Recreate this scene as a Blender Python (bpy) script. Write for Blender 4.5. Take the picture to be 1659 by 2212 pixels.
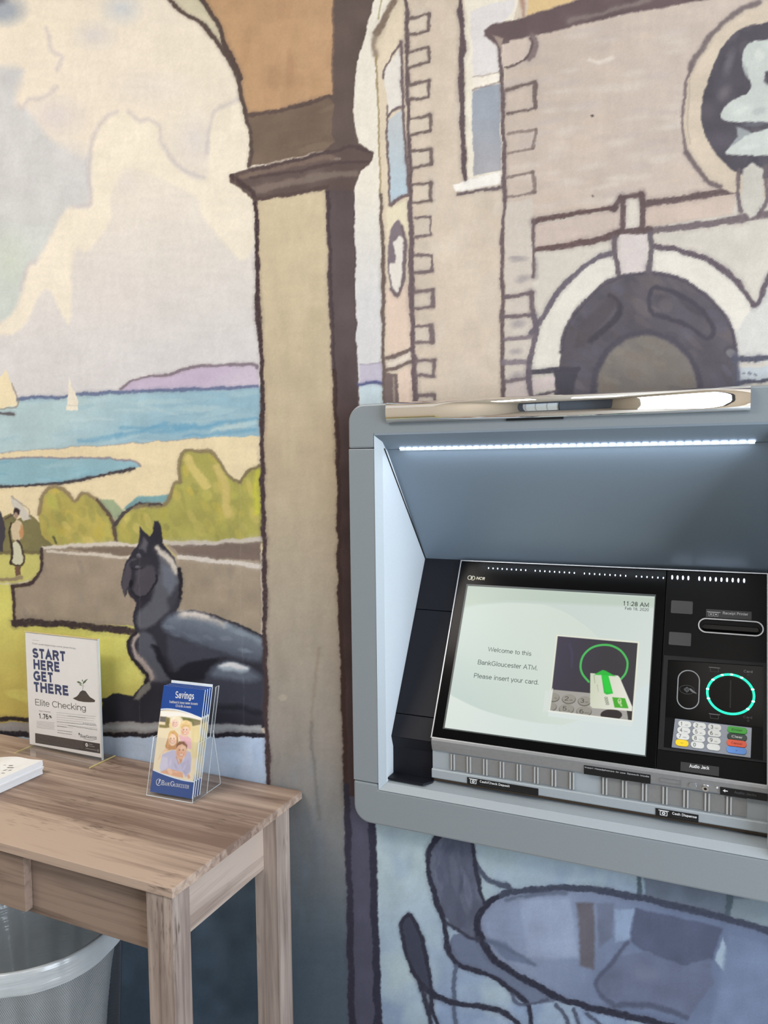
import bpy, bmesh, math, random
import numpy as np
from mathutils import Vector, Matrix

for o in list(bpy.data.objects):
    bpy.data.objects.remove(o)
SC = bpy.context.scene
COL = SC.collection
random.seed(4)
RNG = np.random.RandomState(11)

# ------------------------------------------------------------------ camera
IMW, IMH = 1659.0, 2212.0
CAM_D, CAM_Z, FPX = 1.22791, 1.37, 1680.11
YAW, PITCH, ROLL = math.radians(24.5916), math.radians(3.6065), math.radians(-0.6958)
_cy, _sy, _cp, _sp = math.cos(YAW), math.sin(YAW), math.cos(PITCH), math.sin(PITCH)
CO = np.array([0.0, -CAM_D, CAM_Z])
CF = np.array([-_sy * _cp, _cy * _cp, -_sp])
_rt = np.array([_cy, _sy, 0.0])
_up = np.cross(_rt, CF)
CR = math.cos(ROLL) * _rt + math.sin(ROLL) * _up
CU = -math.sin(ROLL) * _rt + math.cos(ROLL) * _up

cam_data = bpy.data.cameras.new('camera')
cam = bpy.data.objects.new('camera', cam_data)
COL.objects.link(cam)
cam_data.sensor_fit = 'HORIZONTAL'
cam_data.sensor_width = 36.0
cam_data.lens = 36.0 * FPX / IMW
cam_data.clip_start = 0.01
m = Matrix.Identity(4)
for i in range(3):
    m[i][0], m[i][1], m[i][2], m[i][3] = CR[i], CU[i], -CF[i], CO[i]
cam.matrix_world = m
SC.camera = cam

# ------------------------------------------------------------------ world, lamps, exposure
SC.view_settings.view_transform = 'Standard'
SC.view_settings.look = 'None'
SC.view_settings.gamma = 1.0
SC.view_settings.exposure = 0.15
SC.view_settings.use_curve_mapping = False
SC.cycles.use_denoising = True
SC.cycles.max_bounces = 8
SC.cycles.transparent_max_bounces = 24
SC.cycles.sample_clamp_indirect = 6.0
SC.cycles.caustics_reflective = False
SC.cycles.caustics_refractive = False

world = bpy.data.worlds.new('sky')
SC.world = world
world.use_nodes = True
wn = world.node_tree
bg = wn.nodes['Background']
sky = wn.nodes.new('ShaderNodeTexSky')
try:
    sky.sky_type = 'HOSEK_WILKIE'
except Exception:
    pass
sky.sun_direction = (0.3, -0.7, 0.6)
wn.links.new(sky.outputs['Color'], bg.inputs['Color'])
bg.inputs['Strength'].default_value = 1.2


def area(name, loc, target, sx, sy, power, color):
    d = bpy.data.lights.new(name, 'AREA')
    d.shape = 'RECTANGLE'
    d.size, d.size_y, d.energy, d.color = sx, sy, power, color
    o = bpy.data.objects.new(name, d)
    COL.objects.link(o)
    o.location = loc
    o.rotation_euler = (Vector(target) - Vector(loc)).to_track_quat('-Z', 'Y').to_euler()
    return o


# daylight through the window of the right wall and the glass front, warm ceiling fixtures
area('window_daylight', (1.93, -1.10, 1.25), (-0.6, -0.45, 1.0), 1.7, 2.2, 78, (0.80, 0.90, 1.0))
area('storefront_daylight', (-1.7, -3.9, 1.15), (-1.0, 0, 0.9), 1.8, 2.0, 3.5, (0.90, 0.95, 1.0))
area('ceiling_lamp_light', (-1.7, -1.35, 2.76), (-1.7, -1.15, 0), 1.2, 0.6, 30, (1.0, 0.92, 0.84))
area('ceiling_lamp_light', (0.4, -1.6, 2.76), (0.4, -1.5, 0), 1.2, 0.6, 11, (1.0, 0.93, 0.86))


# ------------------------------------------------------------------ projection helpers
def ray(px, py):
    return CF + (px - IMW / 2) / FPX * CR - (py - IMH / 2) / FPX * CU


def project(X, Y, Z):
    dx, dy, dz = X - CO[0], Y - CO[1], Z - CO[2]
    w = dx * CF[0] + dy * CF[1] + dz * CF[2]
    w = np.maximum(w, 0.05)
    u = IMW / 2 + FPX * (dx * CR[0] + dy * CR[1] + dz * CR[2]) / w
    v = IMH / 2 - FPX * (dx * CU[0] + dy * CU[1] + dz * CU[2]) / w
    return u, v


class Frame:
    """a plane in the room: origin, two axes and the normal"""
    def __init__(s, o, ex, ey, n=None):
        s.o, s.ex, s.ey = np.array(o, float), np.array(ex, float), np.array(ey, float)
        s.ex /= np.linalg.norm(s.ex)
        s.ey /= np.linalg.norm(s.ey)
        s.n = np.cross(s.ex, s.ey) if n is None else np.array(n, float)

    def p(s, u, v, h=0.0):
        return tuple(s.o + u * s.ex + v * s.ey + h * s.n)

    def uv(s, px, py, h=0.0):
        """where the line of sight through a photo point meets the plane raised by h"""
        d = ray(px, py)
        q = s.o + h * s.n
        t = ((q - CO) @ s.n) / (d @ s.n)
        w = CO + t * d - s.o
        return np.array([w @ s.ex, w @ s.ey])


FXYZ = Frame((0, 0, 0), (1, 0, 0), (0, 1, 0))
FRONT = lambda y: Frame((0, y, 0), (1, 0, 0), (0, 0, 1))           # normal -y
WALL = FRONT(0.0)


# ------------------------------------------------------------------ materials
def srgb(c):
    c = np.asarray(c, float) / 255.0
    return np.where(c <= 0.04045, c / 12.92, ((c + 0.055) / 1.055) ** 2.4)


MATS = {}


def mat(name, rgb, rough=0.5, metal=0.0, var=0.06, scale=60.0, emit=None, estr=0.0, bump=0.0, spec=0.5, coat=0.0,
        stretch=(1, 1, 1), lin=False):
    if name in MATS:
        return MATS[name]
    mt = bpy.data.materials.new(name)
    mt.use_nodes = True
    nt = mt.node_tree
    b = nt.nodes['Principled BSDF']
    c = np.array(rgb, float) if lin else srgb(rgb)
    tc = nt.nodes.new('ShaderNodeTexCoord')
    mp = nt.nodes.new('ShaderNodeMapping')
    mp.inputs['Scale'].default_value = stretch
    nz = nt.nodes.new('ShaderNodeTexNoise')
    nz.inputs['Scale'].default_value = scale
    nz.inputs['Detail'].default_value = 4
    nt.links.new(tc.outputs['Object'], mp.inputs['Vector'])
    nt.links.new(mp.outputs['Vector'], nz.inputs['Vector'])
    rp = nt.nodes.new('ShaderNodeValToRGB')
    rp.color_ramp.elements[0].position = 0.3
    rp.color_ramp.elements[1].position = 0.7
    rp.color_ramp.elements[0].color = (*np.clip(c * (1 - var), 0, 1), 1)
    rp.color_ramp.elements[1].color = (*np.clip(c * (1 + var), 0, 1), 1)
    nt.links.new(nz.outputs['Fac'], rp.inputs['Fac'])
    nt.links.new(rp.outputs['Color'], b.inputs['Base Color'])
    b.inputs['Roughness'].default_value = rough
    b.inputs['Metallic'].default_value = metal
    b.inputs['Specular IOR Level'].default_value = spec
    b.inputs['Coat Weight'].default_value = coat
    if emit is not None:
        b.inputs['Emission Color'].default_value = (*srgb(emit), 1)
        b.inputs['Emission Strength'].default_value = estr
    if bump:
        bp = nt.nodes.new('ShaderNodeBump')
        bp.inputs['Strength'].default_value = bump
        bp.inputs['Distance'].default_value = 0.002
        nt.links.new(nz.outputs['Fac'], bp.inputs['Height'])
        nt.links.new(bp.outputs['Normal'], b.inputs['Normal'])
    MATS[name] = mt
    return mt


def painted_mat(name, rough=0.75, emission=0.0, gain=1.0, weave=0.0, spec=0.3, coat=0.0):
    """colours come from the painted colour layer of the mesh, a little procedural paint grain on top"""
    mt = bpy.data.materials.new(name)
    mt.use_nodes = True
    nt = mt.node_tree
    b = nt.nodes['Principled BSDF']
    at = nt.nodes.new('ShaderNodeAttribute')
    at.attribute_name = 'paint'
    tc = nt.nodes.new('ShaderNodeTexCoord')
    nz = nt.nodes.new('ShaderNodeTexNoise')
    nz.inputs['Scale'].default_value = 420.0
    nz.inputs['Detail'].default_value = 3
    nt.links.new(tc.outputs['Object'], nz.inputs['Vector'])
    mr = nt.nodes.new('ShaderNodeMapRange')
    k = 0.06 if weave else 0.01
    mr.inputs['To Min'].default_value = gain * (1 - k)
    mr.inputs['To Max'].default_value = gain * (1 + k)
    nt.links.new(nz.outputs['Fac'], mr.inputs['Value'])
    mx = nt.nodes.new('ShaderNodeVectorMath')
    mx.operation = 'SCALE'
    nt.links.new(at.outputs['Color'], mx.inputs[0])
    nt.links.new(mr.outputs['Result'], mx.inputs['Scale'])
    if emission:
        b.inputs['Base Color'].default_value = (0.01, 0.01, 0.01, 1)
        nt.links.new(mx.outputs['Vector'], b.inputs['Emission Color'])
        b.inputs['Emission Strength'].default_value = emission
    else:
        nt.links.new(mx.outputs['Vector'], b.inputs['Base Color'])
    b.inputs['Roughness'].default_value = rough
    b.inputs['Specular IOR Level'].default_value = spec
    b.inputs['Coat Weight'].default_value = coat
    if weave:
        bp = nt.nodes.new('ShaderNodeBump')
        bp.inputs['Strength'].default_value = weave
        bp.inputs['Distance'].default_value = 0.0006
        nt.links.new(nz.outputs['Fac'], bp.inputs['Height'])
        nt.links.new(bp.outputs['Normal'], b.inputs['Normal'])
    return mt


def wood_mat(name, axis, light=(176, 150, 128), dark=(128, 104, 88), plank=0.122, seed=0.0):
    """greyed plank laminate; axis = grain direction"""
    if name in MATS:
        return MATS[name]
    mt = bpy.data.materials.new(name)
    mt.use_nodes = True
    nt = mt.node_tree
    N, L = nt.nodes, nt.links
    b = N['Principled BSDF']
    tc = N.new('ShaderNodeTexCoord')
    st = [64.0, 64.0, 64.0]
    st[axis] = 2.6
    mp = N.new('ShaderNodeMapping')
    mp.inputs['Scale'].default_value = st
    mp.inputs['Location'].default_value = (seed, seed * 1.7, seed * 0.6)
    L.new(tc.outputs['Object'], mp.inputs['Vector'])
    g = N.new('ShaderNodeTexNoise')
    g.inputs['Scale'].default_value = 1.0
    g.inputs['Detail'].default_value = 8
    g.inputs['Roughness'].default_value = 0.62
    g.inputs['Distortion'].default_value = 0.6
    L.new(mp.outputs['Vector'], g.inputs['Vector'])
    # broad patches
    st2 = [9.0, 9.0, 9.0]
    st2[axis] = 2.2
    mp2 = N.new('ShaderNodeMapping')
    mp2.inputs['Scale'].default_value = st2
    mp2.inputs['Location'].default_value = (seed + 3, seed, 1)
    L.new(tc.outputs['Object'], mp2.inputs['Vector'])
    pz = N.new('ShaderNodeTexNoise')
    pz.inputs['Scale'].default_value = 1.0
    pz.inputs['Detail'].default_value = 3
    L.new(mp2.outputs['Vector'], pz.inputs['Vector'])
    # dark saw marks / knots: short dashes along the grain
    st3 = [210.0, 210.0, 210.0]
    st3[axis] = 34.0
    mp3 = N.new('ShaderNodeMapping')
    mp3.inputs['Scale'].default_value = st3
    L.new(tc.outputs['Object'], mp3.inputs['Vector'])
    kz = N.new('ShaderNodeTexNoise')
    kz.inputs['Scale'].default_value = 1.0
    kz.inputs['Detail'].default_value = 5
    L.new(mp3.outputs['Vector'], kz.inputs['Vector'])
    # knots only where a coarse noise is high
    kc = N.new('ShaderNodeTexNoise')
    kc.inputs['Scale'].default_value = 9.0
    kc.inputs['Detail'].default_value = 1
    L.new(tc.outputs['Object'], kc.inputs['Vector'])
    kr = N.new('ShaderNodeMapRange')
    kr.inputs['From Min'].default_value = 0.53
    kr.inputs['From Max'].default_value = 0.66
    L.new(kc.outputs['Fac'], kr.inputs['Value'])
    kr2 = N.new('ShaderNodeMapRange')
    kr2.inputs['From Min'].default_value = 0.52
    kr2.inputs['From Max'].default_value = 0.68
    L.new(kz.outputs['Fac'], kr2.inputs['Value'])
    km = N.new('ShaderNodeMath')
    km.operation = 'MULTIPLY'
    L.new(kr.outputs['Result'], km.inputs[0])
    L.new(kr2.outputs['Result'], km.inputs[1])
    ad = N.new('ShaderNodeMath')
    ad.operation = 'MULTIPLY_ADD'
    ad.inputs[1].default_value = 0.75
    L.new(g.outputs['Fac'], ad.inputs[0])
    pm = N.new('ShaderNodeMath')
    pm.operation = 'MULTIPLY'
    pm.inputs[1].default_value = 0.55
    L.new(pz.outputs['Fac'], pm.inputs[0])
    L.new(pm.outputs[0], ad.inputs[2])
    if plank:
        # each board its own tone
        sx = N.new('ShaderNodeSeparateXYZ')
        L.new(tc.outputs['Object'], sx.inputs[0])
        mr = N.new('ShaderNodeMapRange')
        mr.inputs['From Min'].default_value = -0.185
        mr.inputs['From Max'].default_value = 0.185
        L.new(sx.outputs['Y'], mr.inputs['Value'])
        br = N.new('ShaderNodeValToRGB')
        br.color_ramp.interpolation = 'CONSTANT'
        el = br.color_ramp.elements
        el[0].position, el[0].color = 0.0, (.74, .74, .74, 1)
        el[1].position, el[1].color = 0.305, (.30, .30, .30, 1)
        for pos, v in ((.60, .50), (.84, .38)):
            q = el.new(pos)
            q.color = (v, v, v, 1)
        L.new(mr.outputs['Result'], br.inputs['Fac'])
        pm2 = N.new('ShaderNodeMath')
        pm2.operation = 'MULTIPLY_ADD'
        pm2.inputs[1].default_value = 0.26
        L.new(br.outputs['Color'], pm2.inputs[0])
        L.new(ad.outputs[0], pm2.inputs[2])
        last = pm2
        off = 0.13
    else:
        last, off = ad, 0.0
    rp = N.new('ShaderNodeValToRGB')
    e = rp.color_ramp.elements
    e[0].position, e[0].color = 0.50 + off, (*srgb(dark), 1)
    e[1].position, e[1].color = 0.74 + off, (*srgb(light), 1)
    L.new(last.outputs[0], rp.inputs['Fac'])
    mx = N.new('ShaderNodeMixRGB')
    mx.blend_type = 'MIX'
    mx.inputs['Color2'].default_value = (*srgb((74, 60, 52)), 1)
    mf = N.new('ShaderNodeMath')
    mf.operation = 'MULTIPLY'
    mf.inputs[1].default_value = 0.75
    L.new(km.outputs[0], mf.inputs[0])
    L.new(mf.outputs[0], mx.inputs['Fac'])
    L.new(rp.outputs['Color'], mx.inputs['Color1'])
    L.new(mx.outputs['Color'], b.inputs['Base Color'])
    b.inputs['Roughness'].default_value = 0.55
    b.inputs['Specular IOR Level'].default_value = 0.35
    bp = N.new('ShaderNodeBump')
    bp.inputs['Strength'].default_value = 0.12
    bp.inputs['Distance'].default_value = 0.001
    L.new(g.outputs['Fac'], bp.inputs['Height'])
    L.new(bp.outputs['Normal'], b.inputs['Normal'])
    MATS[name] = mt
    return mt


def clear_mat(name, tint=(1, 1, 1), gloss=0.05, base_alpha=0.03, milky=(230, 235, 238)):
    """thin clear plastic: mostly lets through, reflects more at grazing angles"""
    if name in MATS:
        return MATS[name]
    mt = bpy.data.materials.new(name)
    mt.use_nodes = True
    nt = mt.node_tree
    N, L = nt.nodes, nt.links
    out = N['Material Output']
    N.remove(N['Principled BSDF'])
    tr = N.new('ShaderNodeBsdfTransparent')
    tr.inputs['Color'].default_value = (*tint, 1)
    gl = N.new('ShaderNodeBsdfGlossy')
    gl.inputs['Roughness'].default_value = gloss
    df = N.new('ShaderNodeBsdfDiffuse')
    nz = N.new('ShaderNodeTexNoise')
    nz.inputs['Scale'].default_value = 30
    rp = N.new('ShaderNodeValToRGB')
    rp.color_ramp.elements[0].color = (*srgb(milky) * 0.92, 1)
    rp.color_ramp.elements[1].color = (*srgb(milky), 1)
    L.new(nz.outputs['Fac'], rp.inputs['Fac'])
    L.new(rp.outputs['Color'], df.inputs['Color'])
    lw = N.new('ShaderNodeLayerWeight')
    lw.inputs['Blend'].default_value = 0.5
    pw = N.new('ShaderNodeMath')
    pw.operation = 'POWER'
    pw.inputs[1].default_value = 4.0
    L.new(lw.outputs['Facing'], pw.inputs[0])
    fr = N.new('ShaderNodeMath')
    fr.operation = 'MULTIPLY_ADD'
    fr.inputs[1].default_value = 0.7
    fr.inputs[2].default_value = 0.025
    L.new(pw.outputs[0], fr.inputs[0])
    m1 = N.new('ShaderNodeMixShader')
    L.new(fr.outputs[0], m1.inputs['Fac'])
    L.new(tr.outputs[0], m1.inputs[1])
    L.new(gl.outputs[0], m1.inputs[2])
    m2 = N.new('ShaderNodeMixShader')
    m2.inputs['Fac'].default_value = base_alpha
    L.new(m1.outputs[0], m2.inputs[1])
    L.new(df.outputs[0], m2.inputs[2])
    L.new(m2.outputs[0], out.inputs['Surface'])
    MATS[name] = mt
    return mt


# ------------------------------------------------------------------ mesh helpers
class MB:
    def __init__(s):
        s.v, s.f, s.mi, s.mats = [], [], [], []

    def mid(s, mt):
        if mt not in s.mats:
            s.mats.append(mt)
        return s.mats.index(mt)

    def face(s, pts, mt):
        i = len(s.v)
        s.v += [tuple(p) for p in pts]
        s.f.append(tuple(range(i, i + len(pts))))
        s.mi.append(s.mid(mt))
        return s

    def prism(s, fr, pts, h0, h1, mt, side=None):
        """closed outline pts (counter-clockwise) on the frame, from height h0 to h1"""
        k, i = len(pts), len(s.v)
        s.v += [fr.p(u, v, h0) for u, v in pts] + [fr.p(u, v, h1) for u, v in pts]
        a, b = s.mid(mt), s.mid(side or mt)
        s.f.append(tuple(range(i + k - 1, i - 1, -1)))
        s.mi.append(b)
        s.f.append(tuple(range(i + k, i + 2 * k)))
        s.mi.append(a)
        for j in range(k):
            n = (j + 1) % k
            s.f.append((i + j, i + n, i + k + n, i + k + j))
            s.mi.append(b)
        return s

    def box(s, fr, u0, u1, v0, v1, h0, h1, mt, side=None):
        return s.prism(fr, [(u0, v0), (u1, v0), (u1, v1), (u0, v1)], h0, h1, mt, side)

    def band(s, fr, outer, inner, h0, h1, mt, closed=True):
        """ring between two outlines with the same number of points"""
        k, i = len(outer), len(s.v)
        for h in (h0, h1):
            s.v += [fr.p(u, v, h) for u, v in outer] + [fr.p(u, v, h) for u, v in inner]
        a = s.mid(mt)
        for j in range(k if closed else k - 1):
            n = (j + 1) % k
            o0, i0, o1, i1 = i, i + k, i + 2 * k, i + 3 * k
            for q in ((o1 + j, o1 + n, i1 + n, i1 + j), (o0 + n, o0 + j, i0 + j, i0 + n),
                      (o0 + j, o0 + n, o1 + n, o1 + j), (i0 + n, i0 + j, i1 + j, i1 + n)):
                s.f.append(q)
                s.mi.append(a)
        return s

    def sweep(s, path, r, mt, n=8, closed=False):
        """round tube along 3-D points"""
        P = [Vector(p) for p in path]
        i = len(s.v)
        k = len(P)
        a = s.mid(mt)
        for j, p in enumerate(P):
            t = (P[(j + 1) % k] - P[j - 1]) if closed else (P[min(j + 1, k - 1)] - P[max(j - 1, 0)])
            t.normalize()
            ref = Vector((0, 0, 1)) if abs(t.z) < 0.9 else Vector((1, 0, 0))
            x = t.cross(ref).normalized()
            y = t.cross(x)
            for q in range(n):
                an = 2 * math.pi * q / n
                s.v.append(tuple(p + r * (math.cos(an) * x + math.sin(an) * y)))
        for j in range(k if closed else k - 1):
            for q in range(n):
                q2 = (q + 1) % n
                j2 = (j + 1) % k
                s.f.append((i + j * n + q, i + j * n + q2, i + j2 * n + q2, i + j2 * n + q))
                s.mi.append(a)
        if not closed:
            s.f.append(tuple(range(i + n - 1, i - 1, -1)))
            s.f.append(tuple(range(i + (k - 1) * n, i + k * n)))
            s.mi += [a, a]
        return s

    def mesh(s, name, off=(0, 0, 0)):
        me = bpy.data.meshes.new(name)
        off = np.array(off, float)
        me.from_pydata([tuple(np.array(p) - off) for p in s.v], [], s.f)
        for mt in s.mats:
            me.materials.append(mt)
        me.polygons.foreach_set('material_index', s.mi)
        me.update()
        return me


def link(o, parent=None):
    COL.objects.link(o)
    if parent is not None:
        o.parent = parent
    return o


def root_of(o):
    while o.parent is not None:
        o = o.parent
    return o


def clean(o):
    bm = bmesh.new()
    bm.from_mesh(o.data)
    bmesh.ops.remove_doubles(bm, verts=bm.verts, dist=1e-6)
    bmesh.ops.recalc_face_normals(bm, faces=bm.faces)
    bm.to_mesh(o.data)
    bm.free()


def part(name, parent, mb, bevel=0.0, smooth=False, segs=2, fix=False, label=None):
    off = tuple(root_of(parent).location) if parent is not None else (0, 0, 0)
    o = bpy.data.objects.new(name, mb.mesh(name, off))
    link(o, parent)
    if fix or bevel:
        clean(o)
    if bevel:
        md = o.modifiers.new('edge_bevel', 'BEVEL')
        md.width, md.segments, md.limit_method, md.angle_limit = bevel, segs, 'ANGLE', math.radians(35)
    if smooth:
        o.data.polygons.foreach_set('use_smooth', [True] * len(o.data.polygons))
    if label:
        o['label'] = label
    return o


def thing(name, loc, label, cat, group=None):
    o = bpy.data.objects.new(name, None)
    link(o)
    o.location = loc
    o.empty_display_size = 0.05
    o['label'], o['category'] = label, cat
    if group:
        o['group'] = group
    return o


def structure(name, mb, **k):
    o = part(name, None, mb, **k)
    o['kind'] = 'structure'
    return o


def rrect(u0, u1, v0, v1, r, n=6):
    P = []
    for cx, cy, a0 in ((u1 - r, v1 - r, 0), (u0 + r, v1 - r, 90), (u0 + r, v0 + r, 180), (u1 - r, v0 + r, 270)):
        for i in range(n + 1):
            a = math.radians(a0 + 90 * i / n)
            P.append((cx + r * math.cos(a), cy + r * math.sin(a)))
    return P


def ell(cx, cy, rx, ry, n=32, a0=0):
    return [(cx + rx * math.cos(2 * math.pi * i / n + a0), cy + ry * math.sin(2 * math.pi * i / n + a0)) for i in range(n)]


# ------------------------------------------------------------------ lettering: a small plain sans drawn with strokes
# glyph = (advance, [paths]); a path is a list of points or arcs ('a', cx, cy, rx, ry, from, to) in units of the capital height
def _A(cx, cy, rx, ry, a0, a1):
    return ('a', cx, cy, rx, ry, a0, a1)


_X = .72                                                    # height of the small letters
_bowl = lambda cx: _A(cx, .36, .27, .36, 0, 360)
FONT = {
    ' ': (.36, []),
    'A': (.88, [[(.04, 0), (.44, 1), (.84, 0)], [(.19, .34), (.69, .34)]]),
    'B': (.84, [[(.12, 0), (.12, 1), (.46, 1), _A(.46, .76, .25, .24, 90, -90), (.12, .52)], [(.46, .52), _A(.48, .26, .28, .26, 90, -90), (.12, 0)]]),
    'C': (.92, [[_A(.50, .5, .41, .5, 42, 318)]]),
    'D': (.90, [[(.12, 0), (.12, 1), (.40, 1), _A(.40, .5, .42, .5, 90, -90), (.12, 0)]]),
    'E': (.78, [[(.72, 1), (.12, 1), (.12, 0), (.74, 0)], [(.12, .52), (.66, .52)]]),
    'F': (.72, [[(.68, 1), (.12, 1), (.12, 0)], [(.12, .50), (.60, .50)]]),
    'G': (.98, [[_A(.50, .5, .41, .5, 42, 318), (.86, .16), (.86, .46), (.54, .46)]]),
    'H': (.90, [[(.12, 0), (.12, 1)], [(.78, 0), (.78, 1)], [(.12, .52), (.78, .52)]]),
    'I': (.30, [[(.15, 0), (.15, 1)]]),
    'J': (.66, [[(.54, 1), (.54, .24), _A(.30, .24, .24, .24, 0, -180)]]),
    'K': (.86, [[(.12, 0), (.12, 1)], [(.78, 1), (.12, .36)], [(.34, .56), (.82, 0)]]),
    'L': (.70, [[(.12, 1), (.12, 0), (.68, 0)]]),
    'M': (1.04, [[(.12, 0), (.12, 1), (.52, .1), (.92, 1), (.92, 0)]]),
    'N': (.92, [[(.12, 0), (.12, 1), (.80, 0), (.80, 1)]]),
    'O': (1.0, [[_A(.50, .5, .42, .5, 0, 360)]]),
    'P': (.80, [[(.12, 0), (.12, 1), (.46, 1), _A(.46, .73, .27, .27, 90, -90), (.12, .46)]]),
    'Q': (1.0, [[_A(.50, .5, .42, .5, 0, 360)], [(.6, .22), (.9, -.06)]]),
    'R': (.88, [[(.12, 0), (.12, 1), (.48, 1), _A(.48, .75, .27, .25, 90, -90), (.12, .50)], [(.46, .50), (.80, 0)]]),
    'S': (.82, [[_A(.41, .745, .29, .255, 25, 262), _A(.42, .255, .31, .255, 82, -165)]]),
    'T': (.76, [[(.02, 1), (.74, 1)], [(.38, 1), (.38, 0)]]),
    'U': (.90, [[(.11, 1), (.11, .34), _A(.45, .34, .34, .34, 180, 360), (.79, 1)]]),
    'V': (.82, [[(.03, 1), (.41, 0), (.79, 1)]]),
    'W': (1.2, [[(.03, 1), (.32, 0), (.60, .96), (.88, 0), (1.17, 1)]]),
    'X': (.82, [[(.04, 1), (.78, 0)], [(.78, 1), (.04, 0)]]),
    'Y': (.82, [[(.03, 1), (.41, .44), (.79, 1)], [(.41, .44), (.41, 0)]]),
    'Z': (.78, [[(.06, 1), (.72, 1), (.06, 0), (.74, 0)]]),
    'a': (.70, [[(.09, .52), _A(.33, .50, .24, .22, 150, 0), (.57, .16), _A(.66, .10, .09, .10, 180, 270)], [(.57, .42), (.34, .40), _A(.30, .20, .22, .20, 90, 270), _A(.34, .24, .23, .24, 270, 360)]]),
    'b': (.70, [[(.10, 1), (.10, 0)], [_bowl(.37)]]),
    'c': (.64, [[_A(.36, .36, .27, .36, 45, 315)]]),
    'd': (.70, [[(.60, 1), (.60, 0)], [_bowl(.33)]]),
    'e': (.70, [[(.08, .38), (.62, .38), _A(.35, .36, .27, .36, 5, 320)]]),
    'f': (.36, [[(.36, .98), _A(.30, .86, .13, .13, 90, 180), (.17, 0)], [(.02, .70), (.34, .70)]]),
    'g': (.70, [[_bowl(.33)], [(.60, .72), (.60, 0), _A(.34, 0, .26, .26, 0, -150)]]),
    'h': (.70, [[(.10, 1), (.10, 0)], [(.10, .42), _A(.34, .46, .24, .26, 180, 0), (.58, 0)]]),
    'i': (.28, [[(.14, .72), (.14, 0)], [(.14, .87), (.14, 1)]]),
    'j': (.28, [[(.14, .72), (.14, -.14), _A(.02, -.14, .12, .12, 0, -90)], [(.14, .87), (.14, 1)]]),
    'k': (.64, [[(.10, 1), (.10, 0)], [(.56, .72), (.10, .26)], [(.26, .42), (.60, 0)]]),
    'l': (.28, [[(.14, 1), (.14, 0)]]),
    'm': (1.04, [[(.10, .72), (.10, 0)], [(.10, .46), _A(.30, .50, .20, .22, 180, 0), (.50, 0)], [(.50, .46), _A(.70, .50, .20, .22, 180, 0), (.90, 0)]]),
    'n': (.70, [[(.10, .72), (.10, 0)], [(.10, .42), _A(.34, .46, .24, .26, 180, 0), (.58, 0)]]),
    'o': (.70, [[_bowl(.35)]]),
    'p': (.70, [[(.10, .72), (.10, -.26)], [_bowl(.37)]]),
    'q': (.70, [[(.60, .72), (.60, -.26)], [_bowl(.33)]]),
    'r': (.42, [[(.10, .72), (.10, 0)], [(.10, .42), _A(.36, .46, .26, .26, 180, 85)]]),
    's': (.62, [[_A(.31, .535, .21, .185, 25, 262), _A(.31, .185, .23, .185, 82, -160)]]),
    't': (.36, [[(.16, .92), (.16, .16), _A(.29, .14, .13, .14, 180, 285)], [(.02, .70), (.34, .70)]]),
    'u': (.70, [[(.10, .72), (.10, .26), _A(.34, .26, .24, .26, 180, 360), (.58, .72)], [(.58, .3), (.58, 0)]]),
    'v': (.62, [[(.04, .72), (.31, 0), (.58, .72)]]),
    'w': (.94, [[(.04, .72), (.25, 0), (.47, .68), (.69, 0), (.90, .72)]]),
    'x': (.62, [[(.05, .72), (.57, 0)], [(.57, .72), (.05, 0)]]),
    'y': (.62, [[(.04, .72), (.31, 0)], [(.58, .72), (.28, -.10), _A(.14, -.10, .14, .13, 0, -90)]]),
    'z': (.60, [[(.06, .72), (.54, .72), (.06, 0), (.55, 0)]]),
    '0': (.70, [[_A(.35, .5, .26, .5, 0, 360)]]),
    '1': (.70, [[(.16, .78), (.40, 1), (.40, 0)]]),
    '2': (.70, [[_A(.34, .72, .25, .28, 170, -30), (.08, 0), (.62, 0)]]),
    '3': (.70, [[_A(.33, .755, .23, .245, 160, -90), (.26, .51)], [(.33, .51), _A(.33, .255, .26, .255, 90, -160)]]),
    '4': (.70, [[(.48, 0), (.48, 1), (.05, .30), (.66, .30)]]),
    '5': (.70, [[(.58, 1), (.18, 1), (.12, .50), _A(.33, .32, .27, .32, 125, -155)]]),
    '6': (.70, [[_A(.35, .31, .26, .31, 0, 360)], [(.09, .34), _A(.38, .42, .29, .58, 180, 65)]]),
    '7': (.70, [[(.06, 1), (.62, 1), (.26, 0)]]),
    '8': (.70, [[_A(.35, .755, .21, .245, 0, 360)], [_A(.35, .255, .26, .255, 0, 360)]]),
    '9': (.70, [[_A(.35, .69, .26, .31, 0, 360)], [(.61, .66), _A(.32, .58, .29, .58, 0, -115)]]),
    '.': (.30, [[(.15, 0), (.15, .13)]]), ',': (.30, [[(.18, .12), (.10, -.14)]]), ':': (.30, [[(.15, .06), (.15, .20)], [(.15, .56), (.15, .70)]]),
    '&': (.92, [[(.86, 0), (.26, .70), _A(.42, .80, .19, .20, 205, -20), (.22, .44), _A(.36, .25, .28, .25, 130, 320), (.78, .50)]]),
    '/': (.40, [[(.02, -.05), (.38, 1.04)]]), '-': (.44, [[(.05, .36), (.39, .36)]]), '+': (.76, [[(.08, .4), (.68, .4)], [(.38, .1), (.38, .7)]]),
    '%': (1.1, [[_A(.26, .74, .17, .25, 0, 360)], [_A(.84, .26, .17, .25, 0, 360)], [(.84, 1), (.28, 0)]]),
}


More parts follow.
